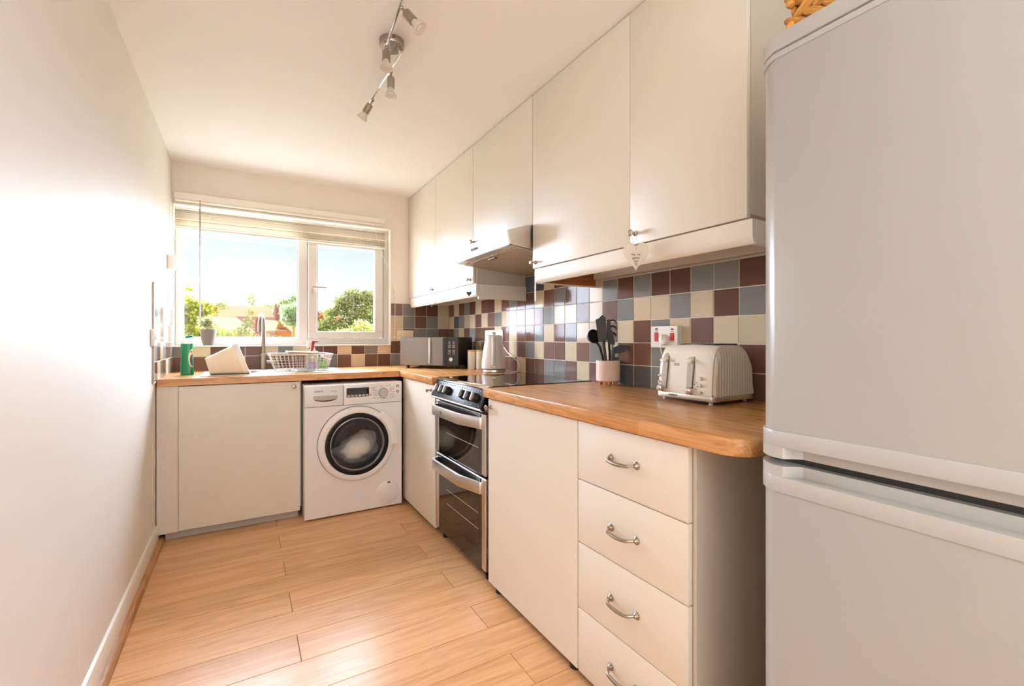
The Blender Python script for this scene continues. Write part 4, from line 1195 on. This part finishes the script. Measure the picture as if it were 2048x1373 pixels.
# ================================================================== SINK SIDE
t_ = thing('sink', (0.63, -0.31, WT), 'stainless inset sink and drainer under the window', 'sink')
b = MB(); b.prism(rrect(0.195, 1.05, -0.560, -0.060, 0.03, 5), 'z', WT+0.0002, WT+0.004, 0.0012, holes=[bowl[::-1]])
b.build('rim', M['steel'], t_)
b = MB(); inner_b = rrect(0.480, 0.722, -0.448, -0.182, 0.045, 5)
b.loft([[(p[0], p[1], WT+0.002) for p in bowl], [(p[0], p[1], WT-0.12) for p in inner_b], [(p[0]*0.9+0.060, p[1]*0.9-0.0315, WT-0.135) for p in inner_b]], cap=False)
b.poly([(p[0]*0.9+0.060, p[1]*0.9-0.0315, WT-0.135) for p in inner_b])
b.build('bowl', M['steel'], t_)
b = MB()
for k in range(9):
    b.box(0.23, 0.44, -0.50+0.045*k, -0.49+0.045*k, WT+0.0015, WT+0.0044, 0.001); b.box(0.77, 1.02, -0.50+0.045*k, -0.49+0.045*k, WT+0.0015, WT+0.0044, 0.001)
b.build('drainer_ridges', M['steel'], t_)
t_ = thing('kitchen_tap', (0.555, -0.09, WT), 'brushed steel swan-neck mixer tap under the window', 'tap')
b = MB(); b.lathe([(0.024, 0.0042), (0.024, 0.007), (0.021, 0.008), (0.021, 0.115), (0.0125, 0.117)], (0.555, -0.09, WT), (0, 0, 1), 24)
b.build('body', M['tap_steel'], t_)
pth = [(0.555, -0.09, WT+0.115), (0.555, -0.09, WT+0.32)]
ex, ey = 0.528, -0.25
for i in range(1, 13):
    a = math.pi*i/12
    f = (1-math.cos(a))/2
    pth.append((0.555 + (ex-0.555)*f, -0.09 + (ey+0.09)*f, WT+0.32 + 0.075*math.sin(a)))
pth.append((ex, ey, WT+0.275))
b = MB(); b.tube(pth, 0.0125, 14)
b.build('spout', M['tap_steel'], t_)
b = MB(); b.cyl((0.575, -0.09, WT+0.055), (0.640, -0.095, WT+0.055), 0.013); b.tube([(0.632, -0.095, WT+0.060), (0.640, -0.11, WT+0.085)], 0.004, 8)
b.build('lever', M['tap_steel'], t_)

# washing-up bowl lying on its side
t_ = thing('washing_up_bowl', (0.34, -0.40, WT), 'cream plastic washing-up bowl lying on its side by the sink', 'bowl')
def bowl_ring(p_lo, p_hi, ya, yb, r=0.03, n=4):
    """rounded rectangle spanning lo->hi (x,z) and ya->yb"""
    lo = Vector((p_lo[0], 0, p_lo[1])); hi = Vector((p_hi[0], 0, p_hi[1])); Lh = (hi-lo).length; dr_ = (hi-lo)/Lh
    return [lo + dr_*p[0] + Vector((0, p[1], 0)) for p in rrect(0, Lh, ya, yb, r, n)]
base_ = ((0.250, 0.9282), (0.222, 1.030)); rim_ = ((0.436, 0.9282), (0.368, 1.108))
b = MB()
o1 = bowl_ring((0.262, 0.9345), (0.236, 1.024), -0.507, -0.258, 0.012); o2 = bowl_ring(*base_, -0.517, -0.248, 0.014); o3 = bowl_ring(*rim_, -0.532, -0.222, 0.02)
i3 = bowl_ring((0.434, 0.938), (0.370, 1.104), -0.528, -0.226, 0.018); i2 = bowl_ring((0.256, 0.938), (0.230, 1.025), -0.505, -0.258, 0.012)
b.loft([[p + Vector((-0.004, 0, 0)) for p in o1], o2, o3, i3, [p + Vector((0.004, 0, 0.0)) for p in i2]])
b.build('bowl', M['cream_plastic'], t_, ang=60)
b = MB()
r1 = bowl_ring((0.434, 0.9275), (0.360, 1.117), -0.545, -0.212, 0.022); r2 = bowl_ring((0.464, 0.9275), (0.392, 1.127), -0.545, -0.212, 0.022)
i1 = bowl_ring((0.436, 0.937), (0.366, 1.108), -0.533, -0.224, 0.018); i2 = bowl_ring((0.461, 0.937), (0.391, 1.117), -0.533, -0.224, 0.018)
b.loft([i1, r1, r2, i2, i1], cap=False)
b.build('rim', M['white_plastic'], t_, ang=60)

# dish rack
t_ = thing('dish_rack', (0.78, -0.33, WT+0.004), 'white wire dish rack over the sink', 'dish rack')
zt, zb = 1.044, 0.932
def rk(u, v, z):   # u 0..1 along x, v 0..1 along y, tapering downwards
    f = (z-zb)/(zt-zb)
    xa, xb_ = 0.618-0.036*f, 0.940+0.030*f
    y_a, y_b = -0.495-0.020*f, -0.155+0.015*f
    return (xa + (xb_-xa)*u, y_a + (y_b-y_a)*v, z)
b = MB()
b.tube([rk(0, 0, zt), rk(1, 0, zt), rk(1, 1, zt), rk(0, 1, zt)], 0.0038, 8, closed=True)
b.build('rim', M['wire_white'], t_)
b = MB(); b.tube([rk(0, 0, zb), rk(1, 0, zb), rk(1, 1, zb), rk(0, 1, zb)], 0.0024, 6, closed=True); b.build('base_ring', M['wire_white'], t_)
for v in (0, 1):
    b = MB()
    for k in range(1, 15): b.tube([rk(k/15, v, zb), rk(k/15, v, zt)], 0.0017, 5)
    for z_ in (0.970, 1.008): b.tube([rk(0, v, z_), rk(1, v, z_)], 0.0017, 5)
    b.build('wire_side', M['wire_white'], t_)
for u in (0, 1):
    b = MB()
    for k in range(1, 12): b.tube([rk(u, k/12, zb), rk(u, k/12, zt)], 0.0017, 5)
    for z_ in (0.970, 1.008): b.tube([rk(u, 0, z_), rk(u, 1, z_)], 0.0017, 5)
    b.build('wire_side', M['wire_white'], t_)
b = MB()
for k in range(1, 13): b.tube([rk(k/13, 0, zb), rk(k/13, 1, zb)], 0.0017, 5)
b.build('wire_base', M['wire_white'], t_)
def board(loc, label, w, d, tilt, z):
    t_ = thing('chopping_board', loc, label, 'board', 'boards lying on the dish rack')
    b = MB(); b.prism(rrect(-w/2, w/2, -d/2, d/2, 0.02, 4), 'z', -0.005, 0.005, 0.002, Mx=Matrix.Rotation(R(tilt), 4, 'Y'))
    o = b.build('board', M['board'], t_, local=True)
    return t_
board((0.785, -0.36, 1.054), 'thin wooden chopping board lying uppermost across the dish rack', 0.20, 0.20, 4, 0)
t2 = thing('chopping_board', (0.80, -0.31, 1.0525), 'wooden chopping board under the other one on the dish rack', 'board', 'boards lying on the dish rack')
b = MB(); b.prism(rrect(-0.075, 0.115, -0.04, 0.10, 0.02, 4), 'z', -0.004, 0.004, 0.0015); b.build('board', M['board'], t2, local=True); t2.location.z = 1.053; t2.location.y = -0.20
# bottles in the rack
t_ = thing('squeeze_bottle', (0.845, -0.43, zb+0.002), 'clear bottle with a lilac label standing in the dish rack', 'bottle')
b = MB(); b.lathe([(0.0, 0), (0.021, 0), (0.022, 0.004), (0.022, 0.062), (0.012, 0.075), (0.012, 0.082)], (0.845, -0.43, zb+0.003), (0, 0, 1), 20); b.build('bottle_body', M['clear'], t_)
b = MB(); b.lathe([(0.0225, 0.012), (0.0225, 0.05)], (0.845, -0.43, zb+0.003), (0, 0, 1), 20, cap=False); b.build('label', M['lilac'], t_)
b = MB(); b.lathe([(0.013, 0.078), (0.013, 0.094), (0, 0.095)], (0.845, -0.43, zb+0.003), (0, 0, 1), 16); b.build('cap', M['white_plastic'], t_)
t_ = thing('squeeze_bottle', (0.915, -0.42, zb+0.002), 'clear bottle with a green patterned label at the right end of the dish rack', 'bottle')
b = MB(); b.box(0.885, 0.940, -0.44, -0.40, zb+0.003, zb+0.083, 0.008, 2); b.build('bottle_body', M['clear'], t_)
b = MB(); b.box(0.888, 0.937, -0.4415, -0.4402, zb+0.010, zb+0.062); b.build('label', M['green_label'], t_)
b = MB(); b.lathe([(0.012, 0.083), (0.012, 0.100), (0, 0.101)], (0.912, -0.42, zb+0.003), (0, 0, 1), 16); b.build('cap', M['white_plastic'], t_)
# spray bottle behind the rack
sx_, sy_ = 0.888, -0.100
t_ = thing('spray_bottle', (sx_, sy_, WT), 'white spray bottle with a maroon trigger behind the dish rack', 'bottle')
b = MB(); b.loft([[(sx_ + p[0]*f, sy_ + p[1]*f, WT+0.004+z) for p in rrect(-0.046, 0.042, -0.024, 0.024, 0.02, 4)] for z, f in ((0, 0.95), (0.006, 1), (0.085, 1), (0.115, 0.85), (0.135, 0.5), (0.160, 0.34))])
b.build('bottle_body', M['white_plastic'], t_)
b = MB(); b.prism([(sx_-0.042, WT+0.160), (sx_-0.042, WT+0.195), (sx_-0.034, WT+0.206), (sx_+0.0, WT+0.208), (sx_+0.004, WT+0.16)], 'y', sy_-0.012, sy_+0.012, 0.003)
b.build('nozzle', M['white_plastic'], t_)
b = MB(); b.prism([(sx_-0.008, WT+0.212), (sx_+0.036, WT+0.212), (sx_+0.038, WT+0.204), (sx_+0.012, WT+0.200), (sx_+0.006, WT+0.165), (sx_-0.006, WT+0.128), (sx_-0.020, WT+0.125), (sx_-0.010, WT+0.165)], 'y', sy_-0.030, sy_-0.013, 0.002)
b.build('trigger', M['maroon'], t_)

# washing-up liquid
t_ = thing('washing_up_liquid', (0.12, -0.38, WT), 'bottle of green washing-up liquid in the corner by the sink', 'bottle')
def fairy(z, f, d=1.0): return [(0.12 + p[0]*f, -0.365 + p[1]*d, WT+z) for p in rrect(-0.036, 0.036, -0.022, 0.022, 0.018, 4)]
b = MB(); b.loft([fairy(0, 0.94), fairy(0.004, 1.0), fairy(0.06, 0.96), fairy(0.11, 0.88), fairy(0.15, 0.90), fairy(0.185, 0.94), fairy(0.197, 0.92)])
b.build('liquid', M['green_soap'], t_)
b = MB(); b.loft([fairy(0.1972, 0.93), fairy(0.215, 0.86), fairy(0.228, 0.62, 0.9), fairy(0.234, 0.36, 0.6)])
b.build('clear_shoulder', M['clear'], t_)
b = MB(); b.lathe([(0.012, 0.232), (0.012, 0.244), (0.010, 0.246)], (0.122, -0.365, WT), (0, 0, 1), 16); b.box(0.124, 0.150, -0.376, -0.354, WT+0.236, WT+0.252, 0.005, 2)
b.build('cap', M['teal'], t_)
b = MB()
el = [(0.150 + 0.022*math.cos(a), WT+0.106 + 0.058*math.sin(a)) for a in [R(90 + 180*i/14) for i in range(15)]]
b.prism(el, 'y', -0.3885, -0.386)
lb = b.build('label', M['cream_plastic'], t_)
b = MB(); b.prism([(0.150 + 0.014*math.cos(a), WT+0.094 + 0.038*math.sin(a)) for a in [R(90 + 180*i/10) for i in range(11)]], 'y', -0.3892, -0.3884)
b.build('label_picture', mat('navy_print', '#3F5A72', 0.5, vary=0.4, vscale=120), lb)
b = MB(); b.ball((0.143, -0.3886, WT+0.146), 0.007, 0.0012, 0.006, 10)
b.build('label_picture', mat('orange_print', '#E8793A', 0.5), lb)

# pot plant on the sill
SX, SY, SZ = 0.211, 0.018, WZ0+0.004
t_ = thing('potted_plant', (SX, SY, SZ), 'small leafy plant in a grey clay pot on the window sill', 'plant')
b = MB(); b.lathe([(0.0, 0), (0.030, 0), (0.033, 0.006), (0.045, 0.055), (0.050, 0.10), (0.051, 0.115), (0.0475, 0.116), (0.046, 0.10), (0.0, 0.098)], (SX, SY, SZ), (0, 0, 1), 32)
b.build('pot', M['pot_grey'], t_)
def leaves(bb, pts, size, rr):
    for p in pts:
        d = Vector((rr.gauss(0, 1), rr.gauss(0, 1), rr.gauss(0.3, 1)))
        if d.length < 1e-3: continue
        d.normalize(); s_ = size*rr.uniform(0.6, 1.3); w = d.orthogonal().normalized()
        w.rotate(Matrix.Rotation(rr.uniform(0, 6.28), 3, d)); n_ = d.cross(w)
        p = Vector(p); t = bb.bm
        v = [t.verts.new(p), t.verts.new(p + d*s_*0.5 + w*s_*0.36 + n_*s_*0.08), t.verts.new(p + d*s_), t.verts.new(p + d*s_*0.5 - w*s_*0.36 + n_*s_*0.08)]
        f1 = t.faces.new((v[0], v[1], v[2])); f2 = t.faces.new((v[0], v[2], v[3]))
def blob(rr, c, rx, ry, rz, n, shell=0.5):
    out = []
    while len(out) < n:
        q = Vector((rr.gauss(0, 1), rr.gauss(0, 1), rr.gauss(0, 1))).normalized() * (shell + (1-shell)*rr.random())
        out.append((c[0]+q.x*rx, c[1]+q.y*ry, c[2]+q.z*rz))
    return out
rr = random.Random(3)
b = MB(); b.lathe([(0, 0.092), (0.047, 0.092), (0.047, 0.099), (0, 0.102)], (SX, SY, SZ), (0, 0, 1), 20)
b.build('soil', M['soil'], t_)
b = MB()
for k in range(16):
    a = rr.uniform(0, 6.28); q = rr.uniform(0.01, 0.05)
    b.tube([(SX+0.01*math.cos(a), SY+0.01*math.sin(a), SZ+0.1), (SX+q*math.cos(a), SY+q*0.8*math.sin(a), SZ+rr.uniform(0.14, 0.19))], 0.0012, 4)
b.build('stems', M['bark'], t_)
b = MB(); leaves(b, blob(rr, (SX-0.004, SY-0.008, SZ+0.158), 0.066, 0.046, 0.058, 380, 0.1), 0.018, rr)
o = b.build('foliage', M['leaf_p'], t_); o['kind'] = 'stuff'

# hanging ornaments
def heart2d(s, n=28):
    pts = []
    for i in range(n):
        t = 2*math.pi*i/n
        x = 16*math.sin(t)**3; y = 13*math.cos(t) - 5*math.cos(2*t) - 2*math.cos(3*t) - math.cos(4*t)
        pts.append((x*s/17.0, y*s/17.0))
    return pts
ROT_0 = Matrix.Rotation(R(90), 3, 'X')
# each ornament is built facing -y at its own origin, then turned on its cord towards the room
t_ = thing('hanging_heart', (UX-0.038, -2.686, 1.450), 'cream ceramic heart with dark lettering hung from a cabinet knob', 'ornament', rotz=R(-38))
b = MB(); b.prism([(p[0]*1.12, p[1]*1.42 + 0.004) for p in heart2d(0.043)], 'y', -0.004, 0.004, 0.002)
hb_ = b.build('heart', M['ceramic'], t_, local=True)
for i, s_ in enumerate(("Mer ole'", 'gelato', "'bar")):
    text('lettering', s_, 0.0105, (0, -0.0044, 0.003-0.0115*i), ROT_0, M['ink'], hb_, local=True)
b = MB(); b.tube([(p[0], -0.0045, -0.0315 + p[1]) for p in heart2d(0.0045, 20)], 0.0006, 5, closed=True); b.build('printed_heart', M['ink'], hb_, local=True)
b = MB(); b.tube([(-0.004, 0, 0.030), (-0.016, 0.026, 0.094), (-0.006, 0.032, 0.101), (0.004, 0.028, 0.094), (0.003, 0, 0.030)], 0.0009, 5)
b.build('cord', M['wire_white'], t_, local=True)
t_ = thing('wire_heart', (UX-0.022, -0.613, 1.426), 'open white wire heart hung from the far cabinet knob', 'ornament', rotz=R(-35))
b = MB(); b.tube([(p[0], 0, p[1]*0.95) for p in heart2d(0.034, 36)], 0.0021, 6, closed=True); b.build('heart', M['wire_grey'], t_, local=True)
b = MB(); b.tube([(0, 0, 0.012), (0, 0.02, 0.098)], 0.0008, 5); b.build('cord', M['dark_steel'], t_, local=True)
t_ = thing('black_heart', (UX-0.022, -1.266, 1.437), 'small shiny black heart hung in front of the far pelmet', 'ornament', rotz=R(-35))
b = MB(); b.prism([(p[0]*0.95, p[1]) for p in heart2d(0.0185)], 'y', -0.005, 0.005, 0.003); b.build('heart', M['black_gloss'], t_, local=True)
b = MB(); b.tube([(0, 0, 0.010), (0.001, 0.010, 0.088)], 0.0007, 5); b.build('cord', M['white_plastic'], t_, local=True)

# wicker basket on the fridge
t_ = thing('wicker_basket', (1.60, -3.55, 1.7725), 'woven golden wicker basket on top of the fridge', 'basket')
bx0, bx1, by0, by1 = 1.384, 1.80, -3.76, -3.352
st = MB(); st.ball((0, 0, 0), 0.030, 0.0085, 0.0105, 10)
sme = st.mesh('strand', M['wicker'], ang=80)
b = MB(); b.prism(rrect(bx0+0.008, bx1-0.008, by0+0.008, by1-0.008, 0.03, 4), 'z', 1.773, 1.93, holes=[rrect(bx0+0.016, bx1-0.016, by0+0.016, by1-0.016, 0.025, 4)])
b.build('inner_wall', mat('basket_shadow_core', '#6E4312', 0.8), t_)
def strand(x, y, z, ang_, tilt):
    o = bpy.data.objects.new('strand', sme); COL.objects.link(o); o.parent = t_
    o.location = Vector((x, y, z)) - t_.location
    o.rotation_euler = (0, R(tilt), ang_)
for rw in range(7):
    z = 1.7905 + 0.0225*rw
    tl = 32 if rw % 2 else -32
    for k in range(12):
        u = (k + 0.5*(rw % 2))/12
        if by1 - (by1-by0)*u > by0: strand(bx0+0.004, by1 - (by1-by0)*u - 0.012, z, R(90), tl)
        strand(bx0 + (bx1-bx0)*min(u, 0.99) + 0.008, by1-0.004, z, 0, tl)
    for k in range(6):
        u = (k+0.5)/6
        strand(bx1-0.004, by1 - (by1-by0)*u, z, R(90), tl)
        strand(bx0 + (bx1-bx0)*u, by0+0.004, z, 0, tl)

# ================================================================== OUTSIDE
b = MB(); b.box(-60, 90, 0.6, 140, -4.3, -4.1)
gr = struct(b.build('ground', M['bounce_ground']))
def slab(bb, pts, th):
    n_ = (Vector(pts[1])-Vector(pts[0])).cross(Vector(pts[2])-Vector(pts[0])).normalized()
    bb.loft([[Vector(p) for p in pts], [Vector(p) - n_*th for p in pts]])
# far house: long roof, chimney at its right end
t_ = thing('house', (0, 76, -4.1), 'far brick house with a long clay roof and a chimney at its right end', 'house')
b = MB(); b.box(-9, 4.4, 72.6, 79.4, -4.1, 4.5); b.build('wall', M['brick_dark'], t_)
b = MB(); slab(b, [(-9.3, 72.2, 4.35), (4.5, 72.2, 4.35), (4.15, 76, 6.08), (-9.3, 76, 6.08)], 0.2); slab(b, [(-9.3, 79.8, 4.35), (-9.3, 76, 6.08), (4.15, 76, 6.08), (4.5, 79.8, 4.35)], 0.2); b.build('roof', M['rooftile'], t_)
b = MB(); b.box(4.45, 5.35, 73.6, 74.6, -4.1, 5.2); b.box(4.55, 5.25, 73.7, 74.5, 5.2, 5.75); b.box(4.65, 5.15, 73.8, 74.4, 5.75, 5.9)
ch = b.build('chimney', M['brick_dark'], t_)
b = MB(); b.cyl((4.85, 74.1, 5.9), (4.85, 74.1, 6.45), 0.17, 0.14, 10); b.build('chimney_pot', M['brick'], ch)
# lower left wing
t_ = thing('house', (-2.5, 52, -4.1), 'lower house with a pale sloping roof seen between the vines', 'house')
b = MB(); b.box(-6, 1.2, 49.5, 56, -4.1, 2.0); b.build('wall', M['brick'], t_)
b = MB(); slab(b, [(-6.3, 49, 1.75), (1.6, 49, 1.75), (-0.2, 53, 3.5), (-6.3, 53, 3.5)], 0.2); slab(b, [(1.6, 49, 1.75), (1.6, 57, 1.75), (-0.2, 53, 3.5)], 0.2); b.build('roof', M['roofpale'], t_)
# right-hand gabled house
t_ = thing('house', (5, 50, -4.1), 'nearer house with a pale roof and an orange gable by the mullion', 'house')
b = MB(); b.box(2.6, 4.2, 48.4, 52, -4.1, 1.95); b.build('wall', M['brick'], t_)
b = MB(); b.prism([(3.73, 2.98), (4.95, 1.66), (4.95, -4.1), (3.45, -4.1), (3.45, 2.3)], 'y', 48.2, 48.5); b.build('gable', M['orange_wall'], t_)
b = MB(); slab(b, [(2.25, 47.7, 1.95), (4.30, 47.7, 1.95), (3.73, 50, 3.02), (1.9, 50, 3.2)], 0.18); slab(b, [(3.60, 48.0, 3.02), (5.05, 47.9, 1.60), (8.5, 50.5, 1.40), (8.2, 51.5, 3.1), (5.6, 51, 3.05)], 0.18); b.build('roof', M['roofpale'], t_)
b = MB(); b.box(5.3, 8.4, 49.9, 53, -4.1, 1.5); b.build('side_wall', M['render'], t_)
def tree(name, label, trunk, blobs, leafsize, m, seed, group=None, cat='tree'):
    rr = random.Random(seed)
    t_ = thing(name, (trunk[0], trunk[1], -4.1), label, cat, group)
    b = MB(); b.tube([(trunk[0], trunk[1], -4.1), (trunk[0]+0.05, trunk[1], (trunk[2]-4.1)/2), (trunk[0], trunk[1], trunk[2])], [trunk[3], trunk[3]*0.8, trunk[3]*0.4], 8)
    b.build('trunk', M['bark'], t_)
    b = MB()
    for (c, rx, ry, rz, n) in blobs: leaves(b, blob(rr, c, rx, ry, rz, n, 0.35), leafsize, rr)
    o = b.build('foliage', m, t_); o['kind'] = 'stuff'
    return t_
tree('climbing_shrub', 'yellow-green leafy shrub close outside the left pane', (-0.45, 5.2, 1.2, 0.05),
     [((-0.42, 5.0, 1.35), 0.42, 0.5, 0.38, 900), ((-0.30, 5.0, 1.62), 0.22, 0.3, 0.20, 260), ((-0.10, 5.0, 1.63), 0.12, 0.2, 0.15, 120), ((-0.42, 5.0, 1.93), 0.10, 0.1, 0.05, 24), ((0.02, 5.0, 1.18), 0.35, 0.4, 0.14, 420)], 0.075, M['leaf_y'], 11)
tree('vine_shoot', 'tall leafy vine shoot rising beside the tap outside', (0.50, 3.0, 1.60, 0.008),
     [((0.525, 3.0, 1.665), 0.055, 0.05, 0.085, 46), ((0.52, 3.0, 1.49), 0.085, 0.06, 0.06, 60), ((0.49, 3.0, 1.36), 0.075, 0.06, 0.09, 90), ((0.44, 3.0, 1.24), 0.10, 0.08, 0.09, 160)], 0.036, M['leaf_v'], 12, cat='vine')
tree('vine_shoot', 'short leafy vine shoot arching on a bare stem left of the tap', (0.175, 3.02, 1.50, 0.010),
     [((0.185, 3.0, 1.565), 0.075, 0.05, 0.045, 70), ((0.13, 3.0, 1.50), 0.04, 0.04, 0.05, 26)], 0.036, M['leaf_v'], 13, cat='vine')
tree('low_hedge', 'low yellow-green hedge just below the window outside', (0.5, 3.4, 1.0, 0.03),
     [((0.30, 3.3, 1.13), 0.28, 0.25, 0.13, 420), ((0.66, 3.3, 1.10), 0.34, 0.25, 0.12, 420), ((0.98, 3.3, 1.08), 0.2, 0.2, 0.09, 180)], 0.042, M['leaf_v'], 14, cat='hedge')
tree('broad_tree', 'big rounded tree filling the opening sash view', (4.35, 16, 2.0, 0.16),
     [((4.45, 16, 2.88), 0.48, 0.5, 0.36, 620), ((5.10, 16, 2.88), 0.60, 0.5, 0.34, 620), ((3.98, 16, 2.58), 0.36, 0.4, 0.28, 360), ((3.66, 16, 2.20), 0.36, 0.4, 0.20, 280),
      ((4.40, 16, 2.25), 0.58, 0.5, 0.40, 640), ((5.20, 16, 2.25), 0.62, 0.5, 0.48, 620), ((3.50, 16, 1.72), 0.46, 0.4, 0.30, 420), ((4.25, 16, 1.62), 0.70, 0.5, 0.40, 700), ((5.20, 16, 1.55), 0.70, 0.5, 0.40, 500), ((3.10, 16, 1.45), 0.32, 0.3, 0.22, 200)], 0.115, M['leaf_g'], 15)
tree('light_bush', 'pale yellow bush in front of the big rounded tree', (3.0, 8, 1.2, 0.05),
     [((3.05, 8, 1.38), 0.30, 0.3, 0.24, 520), ((2.62, 8, 1.27), 0.26, 0.3, 0.14, 300)], 0.075, M['leaf_l'], 16)
tree('dark_tree', 'dark round tree behind the chimney beside the mullion', (4.3, 40, 2.5, 0.3),
     [((4.35, 40, 3.35), 1.15, 1.0, 0.75, 1100), ((5.2, 40, 3.5), 0.8, 0.8, 0.7, 600), ((4.5, 40, 2.6), 1.3, 1.0, 0.5, 500)], 0.22, M['leaf_d'], 17)
tree('far_treeline', 'dark feathery far trees on the skyline right of the chimney', (6.3, 100, 4, 0.4),
     [((5.5, 100, 7.6), 2.2, 1.5, 0.5, 300), ((8.2, 100, 8.6), 1.6, 1.5, 0.6, 260), ((10, 100, 9.4), 1.2, 1.5, 0.8, 260)], 0.45, M['leaf_d'], 18)
tree('copper_tree', 'far copper-toned tree low behind the opening sash', (7.0, 44, 2.2, 0.25),
     [((6.9, 44, 3.3), 1.1, 1.0, 0.55, 600), ((8.2, 44, 3.0), 1.2, 1.0, 0.5, 500)], 0.22, M['leaf_pink'], 19)
tree('cypress', 'slim ochre cypress low in the opening sash', (6.85, 39, 2.2, 0.1),
     [((6.87, 39, 3.0), 0.20, 0.2, 0.75, 420)], 0.16, M['leaf_l'], 20)
